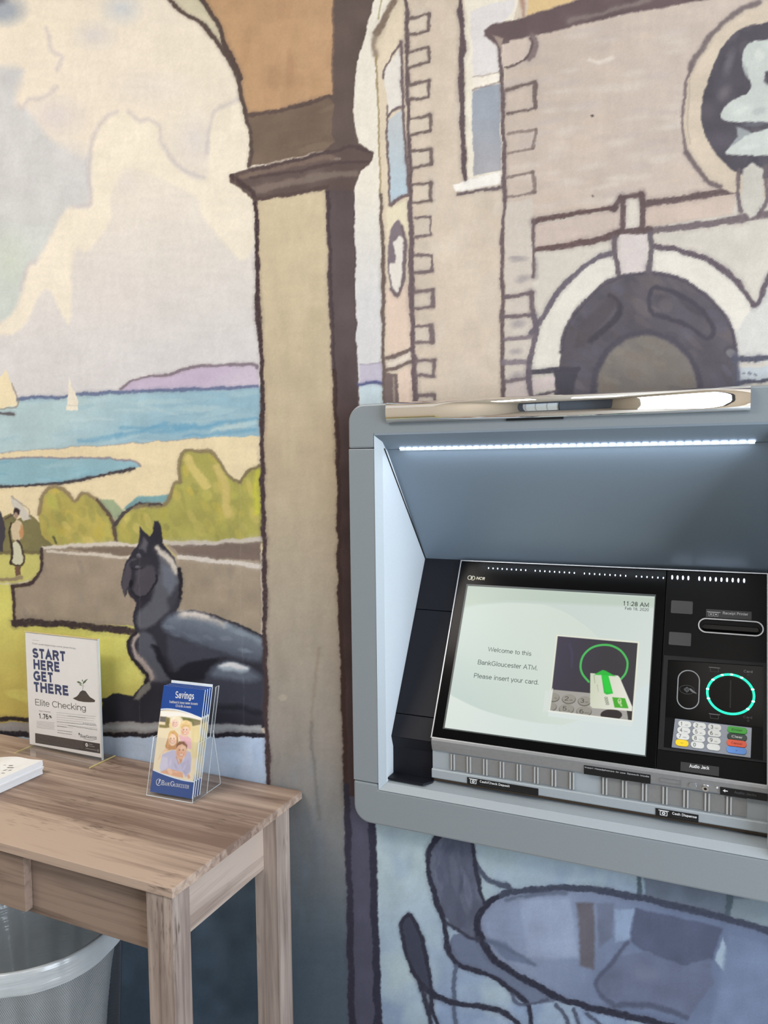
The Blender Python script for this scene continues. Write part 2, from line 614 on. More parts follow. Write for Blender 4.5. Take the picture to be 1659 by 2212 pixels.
def _flat(path, n=14):
    out = []
    for q in path:
        if q[0] == 'a':
            _, cx, cy, rx, ry, a0, a1 = q
            k = max(3, int(abs(a1 - a0) / 360 * n * 1.8))
            out += [(cx + rx * math.cos(math.radians(a0 + (a1 - a0) * i / k)), cy + ry * math.sin(math.radians(a0 + (a1 - a0) * i / k))) for i in range(k + 1)]
        else:
            out.append(q)
    r = [out[0]]
    for p in out[1:]:
        if math.hypot(p[0] - r[-1][0], p[1] - r[-1][1]) > 1e-4:
            r.append(p)
    return r


_GLYPH = {}


def glyphs(txt, weight, contrast=0.0, serif=0.0, squeeze=1.0):
    """flat strips for a line of text; serif adds little slabs to the ends of upright strokes, contrast thins the level strokes"""
    key = (txt, weight, contrast, serif, squeeze)
    if key in _GLYPH:
        return _GLYPH[key]
    V, Fc, x, lay = [], [], 0.0, 0
    for ch in txt:
        adv, paths = FONT[ch]
        for path in paths:
            P = _flat(path)
            k = len(P)
            closed = k > 3 and math.hypot(P[0][0] - P[-1][0], P[0][1] - P[-1][1]) < 1e-3
            i = len(V)
            lay += 1
            for j, p in enumerate(P):
                a = P[j - 1] if j else (P[-2] if closed else P[0])
                b = P[j + 1] if j < k - 1 else (P[1] if closed else P[-1])
                d0 = np.array((p[0] - a[0], p[1] - a[1]))
                d1 = np.array((b[0] - p[0], b[1] - p[1]))
                l0, l1 = np.hypot(*d0), np.hypot(*d1)
                d0 = d0 / l0 if l0 > 1e-9 else d1 / l1
                d1 = d1 / l1 if l1 > 1e-9 else d0
                n0, n1 = np.array((-d0[1], d0[0])), np.array((-d1[1], d1[0]))
                m_ = n0 + n1
                m_ = m_ / max(np.hypot(*m_), 1e-6)
                c = max(m_ @ n0, .45)
                t = d0 + d1
                up = abs(t[1]) / max(np.hypot(*t), 1e-6)
                w = weight / 2 * (1 - contrast * (1 - up)) / c
                ext = np.zeros(2)
                # keep the stroke inside the letter height
                y = p[1]
                hw = weight / 2 * (1 - contrast)
                top = 1.0 if ch.isupper() or ch.isdigit() or ch in 'bdfhkli&%/' else (.92 if ch == 't' else _X)
                yy = hw + y * (1 - 2 * hw / top) if 0 <= y <= top else (y - hw if y > top else y + hw)
                q = np.array((p[0], yy))
                if (j in (0, k - 1)) and not closed and (y > top - .02 or abs(y) < .02) and abs(t[1]) > .5 * np.hypot(*t):
                    ext = np.array((0, hw if y > .3 else -hw))
                V.append((*(q + ext + m_ * w + (x, 0)), lay))
                V.append((*(q + ext - m_ * w + (x, 0)), lay))
            for j in range(k - 1):
                Fc.append((i + 2 * j, i + 2 * j + 1, i + 2 * j + 3, i + 2 * j + 2))
            if serif and not closed:
                for p, o_ in ((P[0], P[1]), (P[-1], P[-2])):
                    dx, dy = p[0] - o_[0], p[1] - o_[1]
                    top = 1.0 if ch.isupper() or ch in 'bdhkl' else _X
                    if abs(dy) > .6 * math.hypot(dx, dy) and (abs(p[1]) < .02 or p[1] > top - .02):
                        s0, s1 = (0, .075) if abs(p[1]) < .02 else (top - .075, top)
                        z = len(V)
                        e = weight / 2 + serif
                        lay += 1
                        V += [(x + p[0] - e, s0, lay), (x + p[0] + e, s0, lay), (x + p[0] + e, s1, lay), (x + p[0] - e, s1, lay)]
                        Fc.append((z, z + 1, z + 2, z + 3))
        x += adv * squeeze + (weight - .1) * 1.05 + (serif * .9)
    _GLYPH[key] = (np.array(V), Fc)
    return _GLYPH[key]


def letter(mb, fr, txt, p0, p1, cap, h, mt, w=.115, slant=0.0, contrast=0.0, serif=0.0):
    """lettering whose baseline runs from p0 to p1 on the frame; cap = height of a capital; w = stroke weight"""
    V, Fc = glyphs(txt, w, contrast, serif)
    x0, x1 = V[:, 0].min(), V[:, 0].max()
    d = np.array(p1, float) - np.array(p0, float)
    L = np.linalg.norm(d)
    d /= L
    e = np.array([-d[1], d[0]])
    i = len(mb.v)
    for x, y, ly in V:
        q = np.array(p0) + d * ((x - x0) / (x1 - x0) * L) + e * (y * cap) + d * slant * (y * cap)
        mb.v.append(fr.p(q[0], q[1], h + .000018 * (ly % 7)))
    a = mb.mid(mt)
    nd = np.array(mb.v[i:])
    for f in Fc:
        f = list(f)
        A_, B_, C_ = nd[f[0]], nd[f[1]], nd[f[2]]
        if np.cross(B_ - A_, C_ - A_) @ fr.n < 0:
            f = f[::-1]
        mb.f.append(tuple(i + j for j in f))
        mb.mi.append(a)
    return mb


def letter_px(mb, fr, txt, a, b, cap_px, h, mt, **k):
    """same, with the baseline ends given where the photo shows them (a sight line onto the frame)"""
    p0, p1 = fr.uv(*a, h), fr.uv(*b, h)
    L = np.linalg.norm(p1 - p0) / math.hypot(b[0] - a[0], b[1] - a[1])
    mid = (np.array(a) + np.array(b)) / 2
    q0, q1 = fr.uv(mid[0], mid[1], h), fr.uv(mid[0], mid[1] - cap_px, h)
    return letter(mb, fr, txt, p0, p1, abs(q1[1] - q0[1]), h, mt, **k)


# ------------------------------------------------------------------ painting on a grid
def vnoise(U, V, su, sv, seed):
    r = np.random.RandomState(seed)
    g = r.rand(64, 64).astype(np.float32)
    x, y = U / su, V / sv
    xi, yi = np.floor(x).astype(np.int32), np.floor(y).astype(np.int32)
    fx, fy = x - xi, y - yi
    fx, fy = fx * fx * (3 - 2 * fx), fy * fy * (3 - 2 * fy)
    a, b = g[yi % 64, xi % 64], g[yi % 64, (xi + 1) % 64]
    c, d = g[(yi + 1) % 64, xi % 64], g[(yi + 1) % 64, (xi + 1) % 64]
    return ((a * (1 - fx) + b * fx) * (1 - fy) + (c * (1 - fx) + d * fx) * fy) * 2 - 1


def spline(P, closed=False, n=8):
    P = [np.array(p, float) for p in P]
    k = len(P)
    if k < 3:
        return P
    out = []
    for i in range(k if closed else k - 1):
        if closed:
            p0, p1, p2, p3 = P[i - 1], P[i], P[(i + 1) % k], P[(i + 2) % k]
        else:
            p0, p1, p2, p3 = P[max(i - 1, 0)], P[i], P[i + 1], P[min(i + 2, k - 1)]
        for j in range(n):
            t = j / n
            out.append(0.5 * ((2 * p1) + (-p0 + p2) * t + (2 * p0 - 5 * p1 + 4 * p2 - p3) * t * t +
                              (-p0 + 3 * p1 - 3 * p2 + p3) * t ** 3))
    if not closed:
        out.append(P[-1])
    return out


class Canvas:
    """paints soft-edged shapes into the colours of grid points; U, V are the points' photo coordinates"""
    def __init__(s, U, V, base, rough=1.0):
        s.U0, s.V0 = U.astype(np.float32), V.astype(np.float32)
        s.rough = rough
        s.U = s.U0 + rough * (2.2 * vnoise(U, V, 26, 26, 1) + 1.3 * vnoise(U, V, 7, 7, 2) + 0.8 * vnoise(U, V, 3.5, 3.5, 7))
        s.V = s.V0 + rough * (2.2 * vnoise(U, V, 26, 26, 3) + 1.3 * vnoise(U, V, 7, 7, 4) + 0.8 * vnoise(U, V, 3.5, 3.5, 8))
        s.NW = vnoise(U, V, 34, 34, 5)
        s.NF = vnoise(U, V, 4, 4, 6)
        s.C = np.empty(U.shape + (3,), np.float32)
        s.C[:] = base
        s.cmin, s.cmax = U.min(0), U.max(0)
        s.rmin, s.rmax = V.min(1), V.max(1)
        s.rs = np.random.RandomState(5)

    def win(s, x0, x1, y0, y1, pad=6):
        c = np.nonzero((s.cmax >= x0 - pad) & (s.cmin <= x1 + pad))[0]
        r = np.nonzero((s.rmax >= y0 - pad) & (s.rmin <= y1 + pad))[0]
        if len(c) == 0 or len(r) == 0:
            return None
        return (slice(r[0], r[-1] + 1), slice(c[0], c[-1] + 1))

    def blend(s, w, cov, col):
        s.C[w] += cov[..., None] * (np.asarray(col, np.float32) - s.C[w])

    @staticmethod
    def segd(U, V, a, b):
        dx, dy = b[0] - a[0], b[1] - a[1]
        L = dx * dx + dy * dy + 1e-9
        t = np.clip(((U - a[0]) * dx + (V - a[1]) * dy) / L, 0, 1)
        return np.hypot(U - a[0] - t * dx, V - a[1] - t * dy)

    def mask(s, P, soft):
        P = np.array(P, float)
        x0, y0 = P.min(0)
        x1, y1 = P.max(0)
        w = s.win(x0, x1, y0, y1, 6 + soft)
        if w is None:
            return None, None
        U, V = s.U[w], s.V[w]
        ins = np.zeros(U.shape, bool)
        D = np.full(U.shape, 1e3, np.float32)
        k = len(P)
        for i in range(k):
            a, b = P[i], P[(i + 1) % k]
            if a[1] != b[1]:
                c = (a[1] > V) != (b[1] > V)
                ins ^= c & (U < (b[0] - a[0]) * (V - a[1]) / (b[1] - a[1]) + a[0])
            # distance only in the neighbourhood of the edge
            ww = s.win(min(a[0], b[0]), max(a[0], b[0]), min(a[1], b[1]), max(a[1], b[1]), soft + 6)
            if ww is None:
                continue
            q = (slice(max(ww[0].start, w[0].start) - w[0].start, min(ww[0].stop, w[0].stop) - w[0].start),
                 slice(max(ww[1].start, w[1].start) - w[1].start, min(ww[1].stop, w[1].stop) - w[1].start))
            if q[0].stop <= q[0].start or q[1].stop <= q[1].start:
                continue
            D[q] = np.minimum(D[q], s.segd(U[q], V[q], a, b))
        sd = np.where(ins, D, -D)
        return w, np.clip(sd / max(soft, 0.3) + 0.5, 0, 1).astype(np.float32)

    def poly(s, P, col, a=1.0, soft=2.0, smooth=False, grad=None, mott=0.0, dabs=None):
        if smooth:
            P = spline(P, True)
        w, cov = s.mask(P, soft)
        if w is None:
            return
        col = np.asarray(col, np.float32)
        if grad is not None:
            c2, p0, p1 = grad
            dx, dy = p1[0] - p0[0], p1[1] - p0[1]
            t = np.clip(((s.U[w] - p0[0]) * dx + (s.V[w] - p0[1]) * dy) / (dx * dx + dy * dy), 0, 1)[..., None]
            col = col * (1 - t) + np.asarray(c2, np.float32) * t
        if mott:
            col = col * (1 + mott * s.NW[w][..., None])
        s.blend(w, cov * a, col)
        if dabs:
            n, cols, rx, ry, ang, al = dabs
            P = np.array(P)
            lo, hi = P.min(0), P.max(0)
            lo, hi = np.maximum(lo, (-60, -60)), np.minimum(hi, (1720, 2270))
            for _ in range(n):
                c = lo + s.rs.rand(2) * (hi - lo)
                cc = np.array(cols[s.rs.randint(len(cols))], float) + s.rs.randn() * 3
                s.dab(c, rx * (0.5 + s.rs.rand()), ry * (0.5 + s.rs.rand()), ang + s.rs.randn() * 8, cc, al * (0.4 + 0.6 * s.rs.rand()), clip=(w, cov))

    def dab(s, c, rx, ry, ang, col, a, soft=0.35, clip=None):
        R = max(rx, ry)
        w = s.win(c[0] - R, c[0] + R, c[1] - R, c[1] + R)
        if w is None:
            return
        ca, sa = math.cos(math.radians(ang)), math.sin(math.radians(ang))
        dx, dy = s.U[w] - c[0], s.V[w] - c[1]
        d = np.hypot((dx * ca + dy * sa) / rx, (-dx * sa + dy * ca) / ry)
        cov = np.clip((1 - d) / soft, 0, 1) * a
        if clip is not None:
            cw, cc = clip
            r0, r1 = max(w[0].start, cw[0].start), min(w[0].stop, cw[0].stop)
            k0, k1 = max(w[1].start, cw[1].start), min(w[1].stop, cw[1].stop)
            if r1 <= r0 or k1 <= k0:
                return
            cov = cov[r0 - w[0].start:r1 - w[0].start, k0 - w[1].start:k1 - w[1].start] * \
                cc[r0 - cw[0].start:r1 - cw[0].start, k0 - cw[1].start:k1 - cw[1].start]
            w = (slice(r0, r1), slice(k0, k1))
        s.blend(w, cov.astype(np.float32), col)

    def stroke(s, P, wd, col, a=1.0, soft=2.2, dry=0.35, smooth=True, vary=0.18, closed=False):
        halo = s.rough > 0 and a >= .8 and wd >= 6
        if smooth:
            P = spline(P, closed, 6)
        P = [np.array(p, float) for p in P]
        if closed:
            P.append(P[0])
        A = np.array(P)
        x0, y0 = A.min(0)
        x1, y1 = A.max(0)
        w = s.win(x0, x1, y0, y1, wd * 1.4 + 8)
        if w is None:
            return
        D = np.full(s.U[w].shape, 1e3, np.float32)
        for p, q in zip(P[:-1], P[1:]):
            ww = s.win(min(p[0], q[0]), max(p[0], q[0]), min(p[1], q[1]), max(p[1], q[1]), wd * 1.4 + 7)
            if ww is None:
                continue
            z = (slice(ww[0].start - w[0].start, ww[0].stop - w[0].start), slice(ww[1].start - w[1].start, ww[1].stop - w[1].start))
            z = (slice(max(z[0].start, 0), z[0].stop), slice(max(z[1].start, 0), z[1].stop))
            W2 = (slice(z[0].start + w[0].start, min(ww[0].stop, w[0].stop)), slice(z[1].start + w[1].start, min(ww[1].stop, w[1].stop)))
            sh = D[z].shape
            dd = s.segd(s.U[W2], s.V[W2], p, q)
            if dd.shape != sh:
                D[z][:dd.shape[0], :dd.shape[1]] = np.minimum(D[z][:dd.shape[0], :dd.shape[1]], dd)
            else:
                D[z] = np.minimum(D[z], dd)
        hw = wd / 2 * (1 + vary * s.NW[w])
        if halo:                                            # thin wash of the same paint dragged out beside the line
            s.blend(w, (np.clip((hw * 2.1 + 2 - D) / (hw * 1.3 + 2), 0, 1) * np.clip(.20 + .16 * s.NW[w] + .10 * s.NF[w], 0, .4) * a).astype(np.float32), np.asarray(col, float) * .8 + 30)
        cov = np.clip((hw - D) / soft + 0.5, 0, 1)
        edge = np.clip(D / np.maximum(hw, 0.5), 0, 1)
        cov = cov * (1 - dry * edge * np.clip(s.NF[w] * 1.6, 0, 1)) * a
        s.blend(w, cov.astype(np.float32), col)

    def linear(s, k=1.0):
        c = np.clip(s.C, 0, 255) / 255.0
        return np.where(c <= 0.04045, c / 12.92, ((c + 0.055) / 1.055) ** 2.4) * k


def grid_object(name, XYZ, colours, mt, keep=None, parent=None, flip=False):
    """XYZ (rows, cols, 3) -> mesh of quads with a 'paint' colour layer"""
    nr, nc = XYZ.shape[:2]
    off = np.array(root_of(parent).location) if parent is not None else np.zeros(3)
    idx = np.arange(nr * nc).reshape(nr, nc)
    q = np.stack([idx[:-1, :-1], idx[:-1, 1:], idx[1:, 1:], idx[1:, :-1]], -1)
    if flip:
        q = q[..., ::-1]
    q = q[keep] if keep is not None else q.reshape(-1, 4)
    q = q.reshape(-1, 4)
    used = np.zeros(nr * nc, bool)
    used[q.ravel()] = True
    remap = np.cumsum(used) - 1
    q = remap[q]
    V = (XYZ.reshape(-1, 3)[used] - off).astype(np.float32)
    me = bpy.data.meshes.new(name)
    me.vertices.add(len(V))
    me.vertices.foreach_set('co', V.ravel())
    me.loops.add(q.size)
    me.loops.foreach_set('vertex_index', q.astype(np.int32).ravel())
    me.polygons.add(len(q))
    me.polygons.foreach_set('loop_start', np.arange(0, q.size, 4, dtype=np.int32))
    me.polygons.foreach_set('loop_total', np.full(len(q), 4, np.int32))
    me.update(calc_edges=True)
    at = me.color_attributes.new('paint', 'FLOAT_COLOR', 'POINT')
    ca = np.ones((len(V), 4), np.float32)
    ca[:, :3] = colours.reshape(-1, 3)[used]
    at.data.foreach_set('color', ca.ravel())
    me.materials.append(mt)
    o = bpy.data.objects.new(name, me)
    return link(o, parent)
WALL_GAIN = 1.0

# ================================================================== THE ROOM
M_WALLP = mat('wall_paint', (214, 204, 188), 0.8, var=0.02)
M_CEIL = mat('ceiling_paint', (232, 228, 220), 0.85, var=0.02)
M_FLOOR = mat('floor_tile', (168, 162, 154), 0.45, var=0.12, scale=14)
M_TRIM = mat('trim_paint', (225, 222, 214), 0.5, var=0.02)
M_GLASS = clear_mat('window_glass', base_alpha=0.02)
M_DARKMETAL = mat('window_frame_metal', (46, 46, 48), 0.4, 0.6)
XL, XR, YF, YB, ZC = -3.2, 2.0, -4.1, 0.0, 2.85

structure('floor', MB().box(FXYZ, XL - .1, XR + .1, YF - .1, 0.5, -0.08, 0.0, M_FLOOR))
structure('ceiling', MB().box(FXYZ, XL - .1, XR + .1, YF - .1, 0.5, ZC, ZC + 0.08, M_CEIL))
structure('wall_left', MB().box(FXYZ, XL - .1, XL, YF, 0.0, 0, ZC, M_WALLP))


def wall_with_opening(fr, u0, u1, v0, v1, a0, a1, b0, b1, th, mt):
    mb = MB()
    mb.box(fr, u0, a0, v0, v1, -th, 0, mt)
    mb.box(fr, a1, u1, v0, v1, -th, 0, mt)
    mb.box(fr, a0, a1, v0, b0, -th, 0, mt)
    mb.box(fr, a0, a1, b1, v1, -th, 0, mt)
    return mb


FR_R = Frame((XR, 0, 0), (0, -1, 0), (0, 0, 1))       # right wall, u runs towards the viewer; normal -x
FR_F = Frame((0, YF, 0), (-1, 0, 0), (0, 0, 1))       # wall behind the viewer, normal +y
structure('wall_right', wall_with_opening(FR_R, 0, -YF, 0, ZC, 0.22, 2.0, 0.15, 2.4, 0.12, M_WALLP))
structure('wall_front', wall_with_opening(FR_F, -XR, -XL, 0, ZC, 0.7, 2.7, 0.1, 2.3, 0.12, mat('slate_wall_paint', (92, 104, 122), 0.7, var=.02)))


def window(name, fr, a0, a1, b0, b1, nm):
    mb = MB()
    o, i = [(a0, b0), (a1, b0), (a1, b1), (a0, b1)], [(a0 + .05, b0 + .05), (a1 - .05, b0 + .05), (a1 - .05, b1 - .05), (a0 + .05, b1 - .05)]
    mb.band(fr, o, i, -0.09, -0.02, M_DARKMETAL)
    for k in range(1, nm):
        u = a0 + (a1 - a0) * k / nm
        mb.box(fr, u - .025, u + .025, b0 + .05, b1 - .05, -0.09, -0.02, M_DARKMETAL)
    w = structure(name, mb)
    part('window_pane', w, MB().box(fr, a0 + .05, a1 - .05, b0 + .05, b1 - .05, -0.058, -0.052, M_GLASS))


window('window_1', FR_R, 0.22, 2.0, 0.15, 2.4, 2)
window('window_2', FR_F, 0.7, 2.7, 0.1, 2.3, 3)
mb = MB()
for u0, u1 in ((XL + .01, XR - .01),):
    mb.box(FRONT(0.0), u0, u1, 0.0, 0.095, 0.0, 0.014, M_TRIM)
structure('baseboard_back', mb, bevel=0.003)

# ------------------------------------------------------------------ the painted wall
ZX = lambda x: CAM_D * CF[1] + x * CF[0]
xs = [-3.2, -2.9, -2.6, -2.3, -2.0, -1.85, -1.75, -1.68]
x = -1.64
while x < 0.115:
    xs.append(x)
    x += 2.05 * ZX(x) / FPX / 0.88
while x < 0.72:
    xs.append(x)
    x += .005
xs += [0.8, 1.0, 1.3, 1.7, 2.0]
zs = [0.0, 0.04] + list(np.arange(0.06, 2.62, 0.0019)) + [2.64, 2.7, 2.78, 2.85]
XX, ZZ = np.meshgrid(np.array(xs), np.array(zs))
UU, VV = project(XX, 0 * XX, ZZ)
cv = Canvas(UU, VV, (205, 192, 178))

d2 = lambda k, ox=0, oy=0: (lambda *P: [(ox + x / k, oy + y / k) for x, y in P])
g1, g2, g3 = d2(1.9988), d2(3.77, 780, 0), d2(3.1965, 1140, 0)
g4, g5, g6 = d2(3.77, 780, 430), d2(3.1965, 1140, 400), d2(2.765, 0, 760)
g7, g8, g9 = d2(5.53, 0, 1060), d2(3.95, 200, 1100), d2(1.805, 740, 1760)
LN = (104, 90, 92)        # the brown-violet outline paint
LD = (58, 48, 54)         # the darker outline paint

# --- sky
cv.poly([(-900, -500), (575, -500), (575, 900), (-900, 900)], (230, 220, 205), grad=((213, 210, 211), (300, 260), (300, 760)))
for c, rx, ry, col, a in (((130, 50), 200, 80, (233, 223, 205), .8), ((205, 75), 60, 40, (212, 207, 206), .8),
                          ((262, 18), 55, 45, (200, 203, 208), .9), ((400, 120), 120, 90, (232, 222, 205), .8),
                          ((330, 190), 110, 50, (226, 217, 208), .8), ((120, 250), 80, 60, (214, 206, 205), .9),
                          ((420, 300), 60, 80, (221, 214, 210), .8), ((250, 620), 130, 90, (217, 209, 206), .6),
                          ((420, 560), 100, 70, (222, 214, 208), .6), ((90, 780), 160, 50, (214, 211, 212), .6)):
    cv.dab(c, rx, ry, 0, col, a, soft=0.9)
cv.dab((8, 22), 62, 40, 0, (158, 166, 178), .95, soft=0.7)
cv.dab((-6, 2), 30, 12, 0, (96, 96, 108), .7, soft=0.7)
cv.poly([(-400, 140), (15, 145), (32, 185), (36, 228), (64, 242), (110, 300), (170, 340), (193, 345), (190, 440), (150, 447), (118, 492),
         (80, 560), (62, 572), (45, 622), (32, 668), (5, 690), (-400, 700)], (204, 204, 205), soft=16, smooth=True,
        grad=((199, 207, 203), (60, 420), (30, 600)), mott=.02)
cv.dab((25, 170), 34, 40, 0, (196, 196, 198), .8, soft=.8)
cv.dab((150, 340), 75, 45, 20, (209, 207, 208), .7, soft=.9)
cv.dab((20, 560), 50, 70, 0, (200, 208, 196), .8, soft=.9)
cloud = [(196, 442), (199, 320), (207, 290), (236, 250), (256, 243), (278, 243), (300, 262), (338, 270), (346, 305), (362, 332), (395, 378),
         (445, 388), (452, 300), (466, 240), (546, 232), (552, 500), (520, 560), (440, 470), (420, 425), (300, 366), (262, 378), (240, 420),
         (236, 480), (190, 540), (158, 545), (152, 690), (140, 690), (100, 625), (60, 690), (30, 720), (-20, 715), (34, 668), (62, 575),
         (82, 565), (120, 495), (150, 450)]
cv.poly(cloud, (234, 225, 208), a=.9, soft=9, smooth=True, mott=.015)
cv.dab((275, 395), 30, 35, 0, (218, 211, 207), .6, soft=.8)
cv.dab((330, 440), 90, 40, 15, (224, 215, 207), .7, soft=.9)
for P in ([(195, 440), (193, 345), (203, 292), (232, 250), (252, 241)], [(278, 241), (300, 262), (320, 258), (343, 272), (349, 305), (364, 332), (392, 366), (440, 384)],
          [(446, 330), (455, 270), (468, 236), (520, 214)], [(40, 226), (50, 238), (62, 216), (90, 212), (125, 186)], [(190, 443), (160, 446)],
          [(100, 60), (112, 110), (134, 122), (122, 150)], [(78, 563), (60, 575), (44, 625)]):
    cv.stroke(P, 9, (192, 184, 188), a=.5, soft=8, dry=.1)

# --- sea, hill, sand
cv.poly(g6((0, 285), (100, 280), (400, 265), (700, 240), (1000, 230), (1560, 205), (1580, 520), (1250, 515), (700, 552), (350, 578), (0, 602), (-1500, 620), (-1500, 300)),
        (178, 201, 207), grad=((148, 182, 199), (200, 850), (300, 955)), mott=.03,
        dabs=(60, [(170, 196, 205), (158, 189, 202), (182, 204, 209)], 60, 6, -4, .6))
for a, b in (((250, 945), (360, 915)), ((300, 935), (480, 918)), ((380, 925), (556, 905)), ((400, 942), (550, 930)), ((170, 955), (260, 938)), ((260, 925), (420, 918))):
    cv.stroke([a, ((a[0] + b[0]) / 2, (a[1] + b[1]) / 2 + 2), b], 9, (104, 158, 190), a=.55, soft=6, dry=.5)
cv.poly(g6((715, 225), (790, 175), (880, 142), (1000, 137), (1150, 97), (1300, 82), (1500, 77), (1545, 95), (1545, 215), (1000, 232), (720, 245)),
        (194, 180, 202), mott=.03, grad=((204, 192, 208), (480, 800), (500, 830)))
cv.stroke(g6((715, 222), (790, 172), (880, 142), (1000, 137), (1150, 97), (1300, 82), (1500, 77), (1535, 95)), 6, (125, 112, 122), a=.85)
cv.stroke(g6((-900, 300), (100, 280), (400, 265), (480, 252), (700, 241), (1000, 231), (1535, 205)), 7, (96, 108, 142), a=.85, dry=.5)
cv.poly(g6((-1500, 620), (0, 602), (350, 577), (700, 552), (1000, 532), (1250, 512), (1580, 506), (1580, 1200), (-1500, 1200)), (230, 214, 178), mott=.02)
cv.stroke(g6((0, 602), (350, 577), (700, 552), (1000, 532), (1250, 512)), 3, (150, 145, 150), a=.5, dry=.7)
cv.poly(g6((-1500, 640), (0, 635), (300, 631), (500, 631), (700, 641), (790, 646), (842, 682), (800, 697), (700, 717), (500, 757), (300, 787), (0, 806), (-1500, 860)),
        (146, 184, 197), mott=.04, dabs=(25, [(160, 193, 204), (138, 178, 192), (120, 168, 190)], 40, 5, -3, .6))
cv.stroke(g6((-400, 640), (0, 636), (300, 632), (500, 632), (700, 643), (790, 648), (840, 680)), 5, (142, 132, 142), a=.8, dry=.5)
cv.stroke(g6((800, 697), (700, 717), (500, 757), (300, 787), (0, 806), (-400, 830)), 6, (62, 56, 62), a=.9)
cv.poly(g6((0, 150), (30, 110), (75, 200), (108, 318), (0, 335), (-60, 335)), (233, 219, 186), mott=.02)
cv.stroke(g6((75, 190), (108, 318), (0, 338)), 3, (150, 135, 120), a=.8)
cv.stroke(g6((-40, 366), (78, 370)), 7, (96, 92, 98), a=.95, smooth=False)
cv.poly(g6((413, 150), (435, 210), (470, 300), (466, 345), (398, 347), (405, 260)), (234, 226, 210), mott=.02)
cv.stroke(g6((405, 318), (466, 318)), 2, (190, 180, 165), a=.6)

# --- bushes and lawn
OL = [(190, 174, 88), (204, 183, 88), (160, 154, 88), (148, 146, 84), (178, 178, 92), (210, 192, 112)]
cv.poly(g6((590, 885), (680, 885), (740, 950), (690, 1010), (640, 960)), (158, 172, 140), soft=4)
cv.poly(g6((735, 935), (830, 862), (1005, 855), (1005, 905), (880, 905), (760, 950)), (124, 164, 170), soft=4, mott=.05)
cv.poly(g6((-900, 1000), (0, 1000), (60, 960), (100, 1000), (190, 975), (250, 1020), (340, 1130), (260, 1210), (-900, 1210)), (126, 120, 82), mott=.08,
        dabs=(24, [(118, 114, 78), (140, 134, 92), (108, 104, 74)], 14, 9, 60, .6))
bushL = g6((235, 965), (250, 880), (290, 820), (340, 806), (400, 840), (450, 890), (480, 858), (520, 852), (580, 890), (640, 960), (682, 1040), (692, 1150), (330, 1160), (250, 1090))
cv.poly(bushL, (178, 166, 92), mott=.06, dabs=(60, OL, 16, 9, 62, .6))
bushR = g6((690, 1150), (682, 1035), (720, 985), (800, 932), (870, 912), (960, 922), (1000, 900), (1020, 840), (1040, 782), (1080, 770), (1065, 700), (1080, 620),
           (1120, 588), (1190, 594), (1260, 592), (1310, 652), (1370, 750), (1430, 770), (1480, 712), (1560, 676), (1570, 1150))
cv.poly(bushR, (168, 163, 90), mott=.06, dabs=(110, OL, 18, 9, 66, .55))
cv.stroke(g6((1120, 640), (1170, 720), (1230, 800)), 19, (212, 194, 122), a=.85, soft=5)
cv.stroke(g6((1290, 690), (1340, 800), (1360, 970)), 17, (206, 186, 118), a=.8, soft=6)
cv.stroke(g6((1540, 720), (1535, 960)), 14, (204, 204, 72), a=.7, soft=8)
cv.stroke(g6((235, 965), (250, 880), (290, 820), (340, 806), (400, 840), (450, 890), (480, 858), (520, 852), (580, 890)), 7, (136, 120, 92), a=.85)
cv.stroke(g6((580, 890), (640, 960), (682, 1040), (692, 1140)), 7, (92, 78, 68), a=.95)
cv.stroke(g6((690, 1030), (740, 962), (830, 908), (890, 912)), 8, (72, 66, 68), a=.95)
cv.stroke(g6((800, 930), (870, 912), (960, 922), (1000, 900), (1020, 840), (1040, 782), (1080, 770), (1065, 700), (1080, 620), (1120, 588), (1190, 594), (1260, 592), (1310, 652), (1370, 750), (1430, 772)),
          8, (132, 118, 90), a=.85)
cv.stroke(g6((1430, 772), (1480, 712), (1545, 680)), 7, (120, 108, 80), a=.85)
cv.stroke(g6((960, 915), (900, 912)), 6, (70, 64, 66), a=.9)
cv.stroke(g6((320, 1105), (335, 1140)), 6, (80, 82, 60), a=.9)
cv.poly([(-900, 1192), (330, 1192), (330, 1600), (-900, 1600)], (214, 210, 118), grad=((192, 174, 96), (120, 1360), (30, 1560)), mott=.04,
        dabs=(30, [(218, 214, 122), (206, 200, 108), (200, 188, 100)], 60, 12, 0, .5))
cv.poly([(-400, 1193), (88, 1193), (88, 1245), (50, 1262), (-400, 1262)], (198, 193, 116), mott=.03)
cv.stroke([(-200, 1258), (0, 1252), (46, 1249)], 8, (146, 130, 102), a=.95, smooth=False)
cv.stroke([(-200, 1264), (30, 1261), (62, 1256)], 4, (208, 200, 176), a=.9)
cv.stroke([(-100, 1193), (0, 1193), (85, 1192)], 7, (112, 102, 72), a=.9)
# the strolling figure with a parasol
cv.poly([(22, 1072), (40, 1077), (58, 1104), (68, 1121), (52, 1128), (41, 1112), (28, 1096)], (206, 200, 190), soft=1.5)
cv.stroke([(24, 1072), (46, 1086), (62, 1100), (68, 1122)], 2.5, (150, 140, 128), a=.7)
cv.poly([(26, 1132), (36, 1122), (48, 1130), (49, 1160), (38, 1168), (28, 1165)], (208, 190, 160), soft=1.5)
cv.poly([(27, 1172), (38, 1166), (46, 1180), (52, 1212), (40, 1219), (25, 1214)], (206, 204, 180), soft=1.5)
cv.dab((46, 1148), 5, 18, 0, (190, 138, 92), .85)
cv.dab((35, 1105), 9, 12, -10, (54, 44, 44), 1)
cv.dab((34, 1112), 5, 9, 0, (166, 142, 130), 1)
cv.stroke([(24, 1128), (22, 1160), (27, 1190), (24, 1216)], 4.5, (58, 48, 46), a=1)
